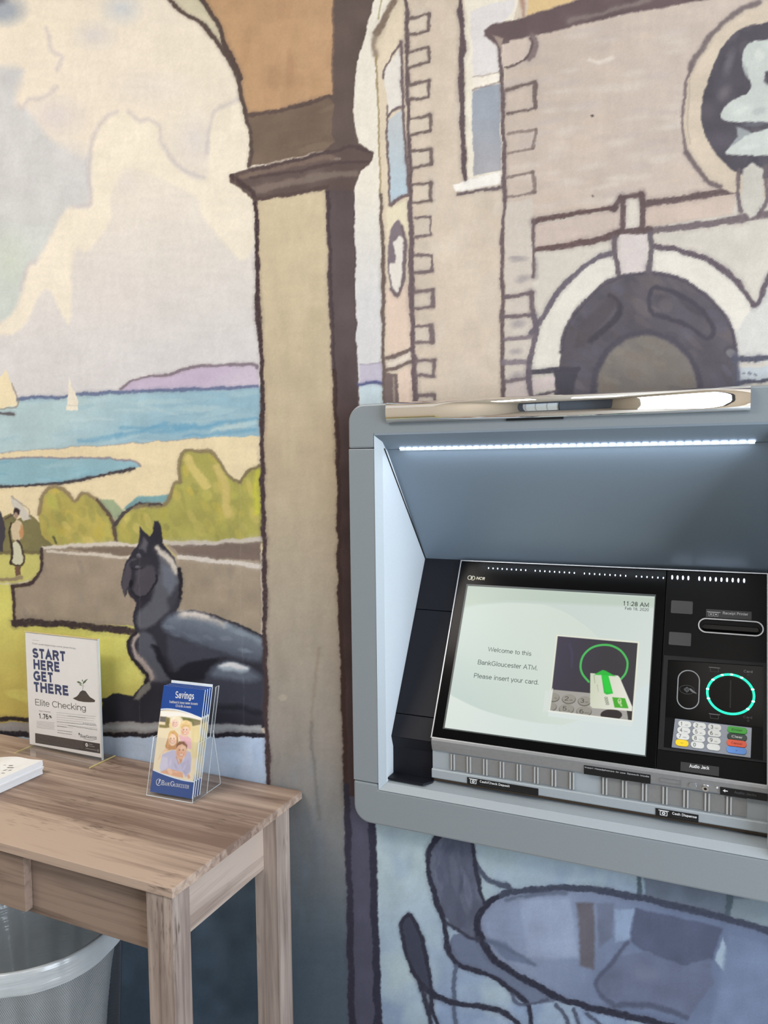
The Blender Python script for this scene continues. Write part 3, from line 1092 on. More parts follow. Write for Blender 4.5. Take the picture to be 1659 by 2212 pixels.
cv.stroke([(38, 1167), (46, 1180), (52, 1214), (38, 1220), (26, 1217)], 4, (66, 54, 50), a=.95)
cv.poly([(32, 1222), (46, 1222), (44, 1244), (34, 1244)], (112, 86, 70), soft=1.5)
cv.poly([(-60, 1100), (2, 1104), (11, 1140), (12, 1160), (6, 1190), (-60, 1190)], (68, 64, 72), soft=2)
cv.stroke([(12, 1122), (28, 1110)], 4, (92, 76, 70), a=.9)

# --- stone wall
stone = [(93, 1186), (150, 1178), (290, 1176), (345, 1176), (562, 1168), (566, 1400), (290, 1354), (35, 1338), (31, 1272), (62, 1268), (84, 1248), (93, 1220)]
cv.poly(stone, (158, 144, 127), mott=.05, dabs=(70, [(150, 134, 118), (168, 156, 138), (146, 136, 126), (162, 146, 124)], 16, 7, 80, .5))
cv.poly([(150, 1184), (300, 1178), (300, 1203), (205, 1193)], (124, 110, 98), soft=4)
cv.poly(g8((650, 300), (1430, 285), (1430, 465), (1420, 440), (760, 410)), (122, 107, 99), soft=4, mott=.05)
cv.stroke([(94, 1183), (160, 1177), (225, 1176), (300, 1177)], 8, (210, 202, 192), a=.95)
cv.stroke([(104, 1190), (200, 1197), (285, 1206)], 7, (210, 200, 188), a=.95)
cv.stroke(g8((600, 275), (900, 290), (1200, 270), (1440, 262)), 9, (198, 190, 182), a=.95)
cv.stroke(g8((730, 412), (1000, 440), (1250, 465), (1440, 492)), 9, (214, 206, 199), a=.95)
cv.stroke([(28, 1266), (60, 1264), (80, 1247), (89, 1226), (91, 1186)], 8, (68, 54, 56), a=1)
cv.stroke([(29, 1266), (32, 1350)], 8, (68, 54, 56), a=1, smooth=False)
cv.stroke([(30, 1344), (130, 1348), (210, 1356), (300, 1366)], 15, (64, 53, 54), a=1)

# --- crouching stone beast
body = g8((400, 140), (480, 240), (500, 225), (530, 95), (572, 100), (602, 290), (700, 430), (755, 600), (745, 800), (722, 880), (830, 862), (1000, 896), (1250, 968),
          (1460, 1075), (1480, 1400), (1480, 1860), (380, 1850), (60, 1830), (85, 1620), (180, 1568), (340, 1592), (450, 1480), (466, 1430), (350, 1285), (300, 1185),
          (318, 1100), (362, 1050), (345, 950), (372, 800), (322, 748), (302, 690), (282, 756), (235, 620), (268, 480), (330, 400), (388, 280))
cv.poly(body, (48, 47, 57), soft=2.5, mott=.08)
cv.poly(g8((545, 330), (650, 420), (722, 530), (735, 620), (712, 800), (620, 900), (470, 1010), (400, 1020), (376, 960), (400, 860), (490, 780), (540, 620), (575, 480)), (92, 93, 103), soft=8, smooth=True)
cv.poly(g8((600, 480), (690, 520), (722, 620), (660, 720), (590, 640)), (112, 118, 132), soft=10, a=.8)
cv.poly(g8((640, 760), (735, 640), (735, 860), (660, 900)), (56, 56, 66), soft=10, a=.8)
cv.stroke(g8((550, 335), (620, 400), (680, 470), (712, 540)), 11, (206, 198, 188), a=.95, soft=5)
cv.stroke(g8((610, 300), (670, 370), (710, 420)), 3, (200, 186, 130), a=.7)
cv.stroke(g8((735, 520), (752, 620), (745, 760)), 8, (38, 36, 44), a=1)
cv.poly(g8((420, 1040), (520, 1090), (560, 1230), (650, 1390), (690, 1450), (540, 1470), (450, 1330), (390, 1190)), (84, 86, 97), soft=8, smooth=True)
cv.poly(g8((600, 960), (760, 880), (950, 910), (1150, 985), (1435, 1110), (1435, 1300), (1250, 1275), (900, 1170), (650, 1060)), (112, 122, 137), soft=14, smooth=True, mott=.06, grad=((70, 75, 88), (420, 1340), (400, 1405)),
        dabs=(30, [(126, 138, 154), (104, 114, 130), (140, 150, 164)], 20, 5, 18, .45))
cv.poly(g8((640, 1080), (900, 1170), (1120, 1240), (1000, 1330), (820, 1300), (700, 1390), (640, 1250)), (64, 66, 78), soft=10)
cv.stroke(g8((780, 900), (900, 915), (1030, 948), (1130, 985)), 15, (196, 190, 186), a=.85, soft=10, vary=.4)
cv.stroke(g8((790, 892), (900, 905), (980, 925)), 8, (216, 208, 202), a=.9, soft=6)
cv.stroke(g8((1150, 990), (1300, 1050), (1430, 1120)), 10, (142, 156, 170), a=.8, soft=12)
cv.stroke(g8((385, 1070), (345, 1140), (362, 1220), (420, 1310), (480, 1390), (500, 1440)), 11, (178, 164, 158), a=.9, soft=5, vary=.4)
cv.poly(g8((500, 1165), (560, 1180), (640, 1330), (690, 1400), (820, 1310), (980, 1275), (1080, 1280), (980, 1370), (950, 1450), (700, 1470), (600, 1360)), (30, 30, 40), soft=6, smooth=True)
cv.poly(g8((955, 1450), (1000, 1360), (1100, 1300), (1200, 1288), (1330, 1345), (1460, 1440), (1460, 1700), (1000, 1700)), (60, 62, 74), soft=8, smooth=True)
cv.poly(g8((1010, 1420), (1050, 1350), (1130, 1310), (1210, 1302), (1330, 1362), (1420, 1440), (1300, 1470), (1120, 1450)), (98, 106, 120), soft=14, smooth=True)
cv.poly(g8((1075, 1345), (1150, 1305), (1230, 1312), (1335, 1362), (1290, 1392), (1200, 1385), (1120, 1380)), (160, 172, 184), soft=8, smooth=True)
cv.poly(g8((1085, 1338), (1150, 1306), (1220, 1312), (1325, 1360), (1240, 1362), (1160, 1345)), (212, 212, 216), soft=5, smooth=True)
cv.stroke(g8((1000, 1700), (1200, 1690), (1450, 1740)), 12, (36, 36, 46), a=.8, soft=8)
cv.poly(g8((380, 490), (470, 470), (540, 520), (535, 620), (480, 720), (390, 745), (345, 700), (370, 600)), (76, 73, 82), soft=7, smooth=True)
cv.poly(g8((300, 470), (335, 520), (330, 620), (292, 690), (275, 740), (245, 620), (262, 540)), (78, 74, 82), soft=5, smooth=True)
cv.poly(g8((430, 240), (470, 290), (460, 360), (400, 330)), (92, 90, 98), soft=6)
cv.dab(g8((395, 400))[0], 8, 5, -40, (104, 102, 112), .9)
cv.poly(g8((335, 420), (380, 405), (470, 400), (500, 440), (440, 500), (360, 500)), (54, 52, 60), soft=6, a=.9)
cv.stroke(g8((300, 470), (330, 440), (370, 430)), 3, (104, 102, 110), a=.6, soft=4)
cv.dab(g8((380, 492))[0], 5, 2.5, -15, (112, 110, 120), .8)
cv.stroke(g8((340, 505), (380, 515), (420, 500)), 3, (34, 32, 40), a=.9)
cv.stroke(g8((330, 700), (380, 750), (460, 735), (530, 640), (545, 560)), 4, (36, 34, 42), a=.9)
cv.dab(g8((330, 640))[0], 5, 10, 10, (28, 26, 34), 1)
cv.poly(g8((345, 1615), (440, 1500), (500, 1475), (500, 1530), (390, 1625)), (122, 120, 117), soft=5)
cv.stroke(g8((345, 1290), (300, 1185), (320, 1100), (370, 1050)), 7, (44, 38, 44), a=1)
cv.stroke(g8((350, 1285), (410, 1360), (466, 1430), (450, 1490)), 7, (40, 36, 42), a=1)
# plinth
cv.poly([(-900, 1546), (100, 1562), (225, 1560), (565, 1566), (565, 1590), (230, 1582), (-900, 1576)], (150, 148, 148), soft=3, mott=.08)
cv.stroke([(-300, 1552), (0, 1552), (75, 1557), (225, 1562)], 9, (44, 38, 40), a=1)
cv.stroke([(225, 1570), (400, 1575), (560, 1572)], 10, (170, 174, 178), a=.8, soft=5)
cv.stroke([(-300, 1586), (0, 1584), (110, 1590), (230, 1588), (400, 1590), (565, 1588)], 13, (42, 38, 46), a=1)
# panel below the plinth and the floor part of the picture behind the table
cv.poly([(-900, 1592), (575, 1592), (580, 1720), (-900, 1720)], (190, 208, 232), mott=.05, dabs=(30, [(202, 216, 238), (178, 198, 226), (192, 206, 228)], 20, 30, 0, .6))
cv.poly([(-900, 1712), (800, 1712), (800, 2700), (-900, 2700)], (116, 132, 146), soft=14, grad=((84, 102, 120), (300, 1800), (300, 2150)), mott=.08)

# --- column and arch
cv.poly([(556, 430), (712, 405), (716, 640), (724, 800), (730, 1050), (732, 1330), (738, 1490), (744, 1710), (750, 1900), (756, 2212), (760, 2600), (585, 2600), (582, 1695), (575, 1300), (568, 1000), (562, 800)],
        (206, 191, 162), mott=.03, grad=((186, 170, 145), (640, 500), (640, 1000)))
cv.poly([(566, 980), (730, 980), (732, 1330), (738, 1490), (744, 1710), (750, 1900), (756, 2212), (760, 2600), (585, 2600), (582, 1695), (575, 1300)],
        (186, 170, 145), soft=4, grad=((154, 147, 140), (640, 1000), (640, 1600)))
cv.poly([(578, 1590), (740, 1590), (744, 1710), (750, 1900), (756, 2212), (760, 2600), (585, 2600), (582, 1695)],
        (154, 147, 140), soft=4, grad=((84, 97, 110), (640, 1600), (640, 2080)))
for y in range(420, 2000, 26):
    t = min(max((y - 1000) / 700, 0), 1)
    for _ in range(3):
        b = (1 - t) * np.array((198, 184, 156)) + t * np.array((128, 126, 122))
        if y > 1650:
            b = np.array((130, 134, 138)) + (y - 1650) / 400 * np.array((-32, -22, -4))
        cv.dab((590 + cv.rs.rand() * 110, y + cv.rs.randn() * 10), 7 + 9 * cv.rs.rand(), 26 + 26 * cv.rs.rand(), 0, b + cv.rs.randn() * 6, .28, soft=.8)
cv.dab((612, 1508), 10, 8, 0, (176, 166, 152), .8)
cv.stroke([(672, 1560), (678, 1660), (690, 1770)], 7, (104, 102, 100), a=.5, soft=6)
cv.stroke([(690, 1400), (672, 1560)], 6, (140, 128, 114), a=.5, soft=6)
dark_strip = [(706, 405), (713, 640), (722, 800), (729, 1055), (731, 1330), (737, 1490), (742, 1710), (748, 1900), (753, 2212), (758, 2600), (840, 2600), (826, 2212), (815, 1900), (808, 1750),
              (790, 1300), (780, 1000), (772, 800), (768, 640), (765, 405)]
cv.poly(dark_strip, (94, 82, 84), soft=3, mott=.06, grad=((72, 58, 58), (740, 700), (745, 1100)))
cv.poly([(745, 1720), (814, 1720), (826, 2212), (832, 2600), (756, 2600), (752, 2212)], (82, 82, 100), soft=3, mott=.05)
cv.stroke([(709, 412), (714, 640), (722, 800)], 8, (74, 62, 66), a=.9)
cv.stroke([(766, 410), (769, 640), (774, 800), (778, 880)], 7, (80, 68, 72), a=.9)
cv.stroke([(722, 800), (731, 1055), (735, 1330), (742, 1490), (748, 1710)], 9, (66, 50, 48), a=.9)
cv.stroke([(748, 1700), (755, 1900), (760, 2212), (764, 2500)], 14, (52, 50, 64), a=1)
cv.stroke([(804, 1740), (808, 1900), (817, 2212), (822, 2500)], 17, (50, 50, 66), a=1)
# arch
cv.poly([(360, -6), (300, -120), (440, -120), (437, 0), (456, 30), (476, 65), (488, 100), (505, 135), (486, 117), (466, 86), (435, 52), (395, 25)], (205, 197, 173), soft=2.5, mott=.03)
cv.poly([(430, -500), (724, -500), (724, 205), (600, 236), (533, 250), (524, 205), (510, 160), (488, 100), (470, 55), (437, -5)], (184, 149, 114), mott=.03,
        grad=((190, 154, 120), (500, 60), (690, 60)), dabs=(50, [(178, 142, 110), (192, 158, 124), (184, 150, 112), (170, 134, 104)], 14, 40, 5, .45))
cv.poly([(719, -500), (860, -500), (808, 0), (790, 75), (772, 135), (765, 200), (765, 260), (772, 300), (790, 324), (700, 335), (708, 210), (720, 204)], (100, 86, 82), soft=2.5, mott=.05)
cv.poly([(535, 250), (600, 238), (710, 211), (720, 226), (716, 290), (724, 305), (704, 325), (540, 360), (545, 290)], (118, 101, 88), soft=3, mott=.05,
        dabs=(14, [(128, 110, 94), (108, 92, 82)], 30, 8, -12, .5))
cv.poly([(495, 380), (512, 370), (538, 364), (710, 327), (740, 316), (775, 312), (808, 331), (806, 347), (782, 370), (774, 400), (768, 412), (700, 412), (556, 434), (545, 430), (522, 411), (500, 394)], (98, 83, 80), soft=2.5, mott=.06)
cv.stroke([(520, 383), (600, 362), (690, 343), (720, 340)], 11, (126, 108, 98), a=.8, soft=4)
cv.stroke([(548, 412), (620, 396), (700, 380), (768, 376)], 15, (128, 114, 106), a=.85, soft=5)
cv.stroke([(540, 384), (640, 370), (730, 352), (795, 350)], 7, (84, 70, 70), a=.9)
cv.stroke([(500, 378), (520, 398), (546, 415), (552, 440)], 10, (78, 64, 64), a=1)
cv.stroke([(552, 431), (620, 419), (706, 405)], 8, (88, 72, 70), a=.9)
cv.stroke([(540, 368), (620, 350), (706, 330), (760, 318), (800, 330)], 8, (84, 70, 70), a=.95)
cv.stroke([(726, 342), (734, 340)], 6, (150, 140, 132), a=.7)
cv.stroke([(536, 250), (600, 238), (662, 224), (712, 208)], 9, (92, 76, 72), a=.95)
cv.stroke([(357, -6), (395, 25), (435, 52), (465, 85), (487, 117), (510, 160), (523, 208), (532, 255), (541, 285), (543, 320), (538, 358)], 9, (88, 74, 70), a=1)
cv.stroke([(432, -8), (455, 28), (475, 62), (488, 100), (508, 142), (520, 170)], 11, (84, 70, 66), a=1)
cv.stroke([(720, -20), (719, 100), (720, 205)], 5, (112, 94, 86), a=.8)
cv.stroke([(553, 440), (556, 560), (558, 680), (566, 800), (566, 1000), (571, 1200), (574, 1500), (580, 1700), (584, 1800)], 10, (70, 56, 58), a=1)

# --- bright gap and the tower
cv.poly([(815, -300), (900, -300), (840, 140), (826, 430), (832, 880), (777, 880), (772, 800), (768, 640), (765, 410), (782, 370), (806, 347), (808, 331), (775, 310), (765, 260), (765, 200), (772, 135), (790, 75), (808, 0)],
        (232, 226, 214), soft=2.5, grad=((214, 213, 214), (790, 400), (790, 640)))
cv.poly([(775, 784), (832, 784), (834, 828), (777, 828)], (194, 188, 204), soft=3)
cv.poly([(777, 832), (834, 832), (836, 900), (778, 900)], (198, 214, 222), soft=3)
cv.stroke([(774, 832), (800, 828), (828, 828)], 7, (86, 92, 132), a=.9)
cv.stroke([(776, 786), (826, 784)], 3, (150, 145, 160), a=.6)
tower = [(812, 140), (806, 100), (828, 40), (862, -20), (862, -300), (3500, -700), (3500, 900), (832, 900), (830, 700), (826, 560), (824, 430), (818, 260)]
cv.poly(tower, (220, 206, 184), soft=2.5, grad=((208, 194, 183), (880, 200), (1250, 300)), mott=.02)
cv.poly(g4((195, 740), (385, 700), (420, 1220), (225, 1290)), (221, 200, 184), soft=3)
cv.poly(g4((215, 1290), (410, 1240), (420, 1330), (215, 1400)), (226, 214, 200), soft=3)
cv.poly(g4((300, 1400), (420, 1360), (430, 1800), (310, 1800)), (224, 202, 186), soft=3)
cv.poly(g4((215, 60), (380, 20), (385, 560), (370, 300), (300, 160), (215, 260)), (226, 216, 190), soft=3)
cv.poly(g2((390, -300), (800, -300), (810, 440), (830, 900), (850, 1440), (760, 1560), (1150, 1540), (1160, 3000), (1150, 3300), (430, 3300), (410, 1650)), (209, 194, 178), soft=3, mott=.02,
        dabs=(90, [(216, 203, 187), (200, 185, 169), (210, 193, 176), (206, 195, 183)], 22, 34, 0, .45))
cv.poly(g2((1170, 330), (3000, -60), (5000, -300), (5000, 2000), (3000, 1620), (1400, 1900), (1200, 2000), (1170, 1500)), (198, 183, 172), soft=3, mott=.02)
for _ in range(150):
    c = (1100 + cv.rs.rand() * 540, 60 + cv.rs.rand() * 420)
    cv.dab(c, 26 + 30 * cv.rs.rand(), 7 + 8 * cv.rs.rand(), -8, np.array([(208, 196, 186), (190, 174, 166), (200, 184, 170), (190, 179, 176), (212, 202, 192)][cv.rs.randint(5)], float), .5, soft=.8)
cv.dab((1278, 252), 5, 3, -20, (84, 74, 72), .9)
cv.dab((1282, 422), 3, 3, 0, (84, 74, 72), .8)
cv.stroke([(1272, 128), (1290, 133), (1322, 126)], 8, (222, 213, 202), a=.7, soft=5)
# eave
cv.stroke([(840, -40), (826, 0), (818, 40)], 4, (150, 138, 96), a=.7)
cv.stroke([(862, -14), (846, 14), (830, 44), (814, 72)], 15, (124, 108, 96), a=.95, soft=4)
cv.stroke([(812, 76), (808, 96), (812, 118)], 10, (140, 124, 110), a=.8, soft=6)
cv.stroke([(813, 120), (814, 180), (819, 280), (822, 420)], 4, (150, 134, 100), a=.9)
cv.stroke([(822, 420), (826, 520), (827, 640), (829, 770), (832, 880)], 8, (104, 90, 84), a=.95)
# tower window
cv.poly(g2((190, 570), (330, 375), (338, 860), (225, 940), (190, 700)), (224, 219, 212), soft=2)
cv.poly(g2((215, 985), (338, 895), (385, 1570), (240, 1665)), (194, 199, 203), soft=2, grad=((184, 203, 216), (855, 260), (860, 430)))
for P, w_ in ((g2((185, 640), (190, 570), (260, 440), (330, 350)), 4), (g2((205, 860), (212, 1000), (225, 1400), (232, 1655)), 4.5), (g2((328, 340), (338, 700), (350, 1000), (370, 1300), (386, 1560)), 6.5),
              (g2((215, 950), (270, 900), (345, 870)), 6), (g2((235, 1670), (300, 1620), (390, 1580)), 8)):
    cv.stroke(P, w_, (112, 97, 100), a=.95)
# round niche on the tower
cv.poly(spline(g4((215, 420), (240, 260), (290, 170), (330, 220), (360, 380), (360, 560), (330, 720), (290, 780), (245, 740), (215, 600)), True), (128, 117, 124), soft=3)
cv.poly(g4((262, 350), (330, 300), (345, 450), (335, 620), (310, 745), (275, 750), (235, 640), (230, 530), (275, 520), (285, 450)), (226, 220, 212), soft=3, smooth=True)
cv.stroke(g4((330, 220), (362, 380), (362, 560), (332, 720), (292, 788), (240, 740)), 6, (112, 98, 102), a=.9)
cv.stroke(g4((220, 1300), (320, 1265), (420, 1215)), 9, (112, 97, 94), a=.95)
cv.stroke(g4((210, 1400), (300, 1370), (400, 1330)), 7, (112, 97, 94), a=.95)
cv.poly(g4((195, 1420), (300, 1420), (310, 1800), (195, 1800)), (120, 106, 104), soft=3)
cv.stroke(g4((265, 1450), (275, 1800)), 5, (170, 156, 146), a=.7)
# tower corner line
cv.stroke([(876, -30), (879, 60), (881, 170), (884, 300), (888, 440)], 9, LN, a=1)
cv.stroke([(887, 436), (889, 560), (891, 700), (894, 790), (896, 880)], 12, (108, 94, 98), a=1)


def quoin(tl, tr, br, bl, w=6.5, wr=8, a=.95, col=(112, 98, 96), fill=None):
    if fill:
        cv.poly([tl, tr, br, bl], fill, soft=4, a=.7)
    cv.stroke([tl, tr], w, col, a=a, smooth=False)
    cv.stroke([tr, br], wr, col, a=a, smooth=False)
    cv.stroke([bl, br], w, col, a=a, smooth=False)


QF = (212, 200, 184)
for q in (((884, 41), (926, 28), (925, 66), (884, 75)), ((883, 113), (926, 102), (928, 132), (883, 146)), ((883, 183), (926, 174), (927, 209), (884, 215)), ((886, 257), (930, 248), (931, 282), (886, 292)),
          ((889, 326), (930, 323), (930, 355), (890, 363)), ((891, 398), (931, 395), (931, 433), (893, 438))):
    quoin(*q, fill=QF)
for q, k in ((((898, 472), (929, 470), (930, 507), (898, 512)), 4), (((898, 553), (932, 552), (932, 584), (897, 589)), 5), (((897, 631), (934, 626), (934, 663), (897, 666)), 9),
             (((897, 706), (932, 704), (932, 738), (897, 740)), 13), (((899, 780), (938, 776), (938, 812), (899, 812)), 7), (((902, 854), (938, 852), (938, 890), (902, 890)), 7)):
    quoin(*q, wr=k, col=(118, 104, 106), fill=(205, 194, 182))
for y in (530, 610, 686):
    cv.dab((915, y), 20, 16, 0, (190, 180, 166), .5, soft=.6)
# tall window
cv.poly([(1002, -200), (1140, -200), (1120, 10), (1086, 120), (1083, 200), (1086, 376), (1012, 384), (1004, 240)], (233, 225, 210), soft=2.5)
cv.poly([(1016, 27), (1060, 8), (1112, -4), (1112, 20), (1074, 62), (1068, 80), (1076, 105), (1078, 156), (1022, 164)], (222, 217, 216), soft=4)
cv.poly([(1020, 166), (1080, 159), (1082, 174), (1020, 192)], (240, 232, 220), soft=2)
cv.poly([(1020, 196), (1050, 184), (1080, 182), (1083, 369), (1023, 378)], (158, 164, 175), soft=2.5, grad=((168, 166, 171), (1050, 250), (1050, 370)), mott=.03)
cv.stroke([(1021, 163), (1060, 160), (1078, 157)], 4, (170, 158, 148), a=.7)
cv.stroke([(1020, 193), (1040, 186), (1080, 178)], 4, (130, 116, 116), a=.7)
cv.poly([(978, 399), (1020, 384), (1083, 373), (1084, 397), (1000, 412), (982, 413)], (240, 236, 230), soft=2)
cv.stroke([(988, 419), (1030, 412), (1086, 405)], 7, (104, 92, 96), a=.95)
cv.stroke([(992, -20), (996, 40), (999, 100), (995, 160), (999, 240), (1001, 330), (1006, 384)], 11, (98, 84, 88), a=1, vary=.4)
cv.stroke([(1126, -20), (1130, 10), (1133, 34)], 8, (170, 134, 118), a=.8, soft=5)
cv.poly([(1138, -200), (1700, -300), (1330, -30), (1243, 0), (1140, 38)], (216, 188, 142), soft=4)
# cornice and corbel
cv.stroke([(1077, 96), (1080, 130), (1085, 212), (1088, 300), (1089, 345), (1090, 430), (1089, 470), (1085, 536), (1085, 670), (1086, 775), (1088, 880)], 9, (108, 94, 96), a=1)
cv.poly([(1046, 64), (1062, 55), (1140, 36), (1243, 0), (1330, -36), (1700, -60), (1528, 0), (1375, 25), (1296, 44), (1175, 72), (1140, 80), (1095, 90), (1078, 104), (1060, 90), (1048, 78)],
        (104, 88, 90), soft=4, mott=.05)
cv.stroke([(1231, 44), (1300, 28), (1350, 14), (1402, -2)], 9, (134, 122, 118), a=.8, soft=5)
cv.poly([(1064, 78), (1086, 82), (1086, 120), (1078, 100)], (160, 144, 134), soft=3)
cv.poly(spline([(1090, 94), (1120, 86), (1144, 84), (1148, 108), (1136, 126), (1110, 140), (1092, 142)], True), (205, 189, 179), soft=3)
cv.stroke([(1149, 80), (1156, 96), (1152, 116), (1144, 126)], 15, (124, 109, 110), a=.9, soft=4)
cv.stroke([(1145, 84), (1150, 100), (1138, 126), (1112, 141), (1090, 145)], 5.5, (104, 90, 90), a=.95)
cv.stroke([(1090, 92), (1098, 90)], 6, (104, 90, 90), a=.9)
quoin((1092, 197), (1155, 177), (1156, 233), (1096, 247), w=6, wr=11)
quoin((1098, 289), (1159, 279), (1152, 321), (1097, 329), w=6, wr=7, a=.65)
quoin((1098, 383), (1150, 372), (1156, 416), (1097, 427), w=6, wr=8, a=.7)
# arcade front
cv.poly([(1156, 480), (1310, 455), (1340, 432), (1390, 425), (1390, 445), (1600, 414), (1700, 400), (1700, 900), (1094, 900), (1094, 470)], (205, 198, 188), soft=4, mott=.02)
cv.poly([(1093, 440), (1150, 430), (1150, 900), (1092, 900)], (204, 194, 184), soft=4)
for c, rx, ry in (((1120, 560), 26, 8), ((1128, 602), 24, 12), ((1112, 555), 20, 4), ((1120, 700), 24, 14), ((1115, 760), 20, 9), ((1118, 812), 26, 12)):
    cv.dab(c, rx, ry, -8, (158, 150, 152), .75, soft=.7)
quoin((1089, 642), (1149, 633), (1150, 679), (1088, 685), w=8, wr=10, col=(112, 99, 104))
cv.stroke([(1092, 735), (1149, 728)], 9, (128, 116, 122), a=.9, smooth=False)
cv.stroke([(1090, 783), (1141, 780)], 13, (128, 118, 126), a=.9, smooth=False)
cv.poly([(1094, 828), (1132, 822), (1140, 860), (1094, 866)], (206, 192, 188), soft=3)
cv.stroke([(1094, 824), (1140, 815)], 7, (110, 98, 104), a=.8, smooth=False)
cv.poly([(1154, 486), (1305, 458), (1345, 452), (1345, 500), (1280, 518), (1156, 538)], (198, 182, 173), soft=3, mott=.02)
cv.poly([(1388, 448), (1590, 416), (1582, 462), (1392, 494)], (202, 184, 172), soft=3, mott=.02)
cv.stroke([(1151, 480), (1200, 468), (1310, 451), (1330, 448)], 10, (96, 78, 78), a=.95)
cv.stroke([(1156, 541), (1200, 534), (1278, 521), (1334, 505)], 13, (98, 80, 80), a=.95)
cv.stroke([(1390, 441), (1480, 428), (1592, 411)], 15, (98, 82, 84), a=.95)
cv.stroke([(1392, 501), (1500, 488), (1610, 470), (1700, 456)], 15, (112, 100, 104), a=.95)
cv.stroke([(1152, 476), (1151, 520), (1152, 580), (1150, 600)], 8, (110, 96, 98), a=.95)
cv.stroke([(1158, 560), (1158, 600)], 8, (160, 152, 152), a=.6, soft=6)
cv.poly([(1346, 432), (1378, 429), (1379, 492), (1348, 496)], (210, 202, 192), soft=3)
for P, w_ in (([(1326, 452), (1340, 430), (1345, 432), (1343, 496)], 10), ([(1340, 428), (1375, 422), (1388, 420)], 10), ([(1386, 418), (1388, 440), (1388, 496)], 12), ([(1334, 504), (1370, 500), (1405, 496)], 12)):
    cv.stroke(P, w_, (98, 82, 84), a=.95)
ring = [(1148, 800), (1150, 740), (1174, 682), (1203, 632), (1250, 585), (1287, 560), (1330, 545), (1415, 533), (1468, 541), (1531, 563), (1587, 603), (1619, 647), (1640, 720), (1645, 780), (1590, 780),
        (1590, 760), (1587, 716), (1562, 675), (1515, 628), (1453, 594), (1390, 588), (1334, 600), (1287, 628), (1243, 675), (1221, 719), (1210, 790)]
cv.poly(ring, (221, 215, 205), soft=3, mott=.02)
cv.poly([(1628, 660), (1700, 560), (1700, 780), (1600, 780), (1590, 720)], (206, 204, 199), soft=5)
cv.stroke([(1148, 720), (1174, 682), (1203, 632), (1250, 585), (1287, 560), (1320, 549)], 11, (104, 96, 106), a=.95)
cv.stroke([(1413, 533), (1468, 541), (1531, 563), (1587, 603), (1619, 647), (1628, 660)], 13, (96, 86, 94), a=.95)
cv.stroke([(1626, 662), (1642, 650), (1659, 600), (1690, 560)], 10, (98, 88, 96), a=.95)
half = [(1190, 880), (1208, 800), (1213, 760), (1221, 719), (1243, 675), (1287, 628), (1334, 600), (1390, 588), (1453, 594), (1515, 628), (1562, 675), (1587, 716), (1592, 770), (1594, 880)]
cv.poly(half, (94, 89, 96), soft=3, mott=.06, dabs=(90, [(112, 104, 106), (80, 76, 84), (100, 96, 110), (90, 84, 86)], 30, 12, 40, .7))
cv.poly([(1282, 880), (1287, 807), (1315, 753), (1359, 725), (1400, 719), (1447, 732), (1493, 775), (1512, 822), (1516, 880)], (124, 117, 112), soft=6, mott=.05,
        dabs=(40, [(136, 130, 122), (112, 108, 108), (126, 116, 108)], 28, 12, 20, .65))
cv.stroke([(1280, 880), (1287, 807), (1315, 753), (1359, 725), (1400, 719), (1447, 732), (1493, 775), (1512, 822), (1518, 880)], 13, (82, 78, 88), a=.9, soft=5)
cv.stroke([(1318, 640), (1338, 658), (1336, 685), (1310, 708), (1275, 738)], 13, (72, 68, 76), a=.9, soft=5)
cv.poly([(1250, 700), (1320, 640), (1336, 660), (1300, 700), (1262, 750), (1240, 752)], (86, 80, 84), soft=8, a=.7)
cv.stroke([(1411, 622), (1406, 672), (1437, 685), (1484, 700), (1528, 732), (1543, 710), (1515, 669), (1465, 636)], 10, (76, 72, 82), a=.9, soft=4, closed=True)
cv.stroke([(1213, 760), (1221, 719), (1243, 675), (1287, 628), (1334, 600), (1390, 590), (1453, 596), (1515, 630), (1562, 677), (1584, 716), (1590, 765)], 8, (84, 78, 88), a=.9)
cv.dab((1580, 765), 16, 10, 30, (140, 138, 140), .7)
cv.poly([(1336, 508), (1400, 506), (1398, 586), (1340, 590)], (210, 200, 197), soft=3)
cv.stroke([(1326, 516), (1330, 555), (1336, 592)], 11, (104, 94, 100), a=.95)
cv.stroke([(1405, 506), (1408, 545), (1402, 588)], 12, (104, 96, 102), a=.95)
cv.poly([(1195, 800), (1250, 798), (1236, 860), (1200, 870)], (78, 75, 84), soft=5)
cv.stroke([(1140, 803), (1200, 799), (1250, 797)], 11, (78, 74, 84), a=.95)
cv.poly([(1147, 818), (1196, 812), (1196, 840), (1152, 848)], (208, 194, 192), soft=3)
cv.stroke([(1152, 855), (1200, 847)], 7, (96, 88, 96), a=.9, smooth=False)
cv.stroke([(1152, 682), (1158, 715), (1148, 760), (1142, 800), (1146, 870)], 12, (106, 97, 106), a=.95)
cv.stroke([(1587, 776), (1659, 772), (1720, 770)], 12, (84, 84, 98), a=.95)
cv.poly([(1592, 795), (1700, 788), (1700, 816), (1592, 824)], (190, 196, 200), soft=3)
for x_ in (1605, 1618, 1630):
    cv.dab((x_, 808), 5, 4, 0, (120, 122, 132), .8)
cv.stroke([(1592, 828), (1659, 820), (1720, 812)], 10, (84, 84, 98), a=.95)
cv.stroke([(1590, 770), (1594, 880)], 12, (92, 92, 106), a=.8, soft=5)
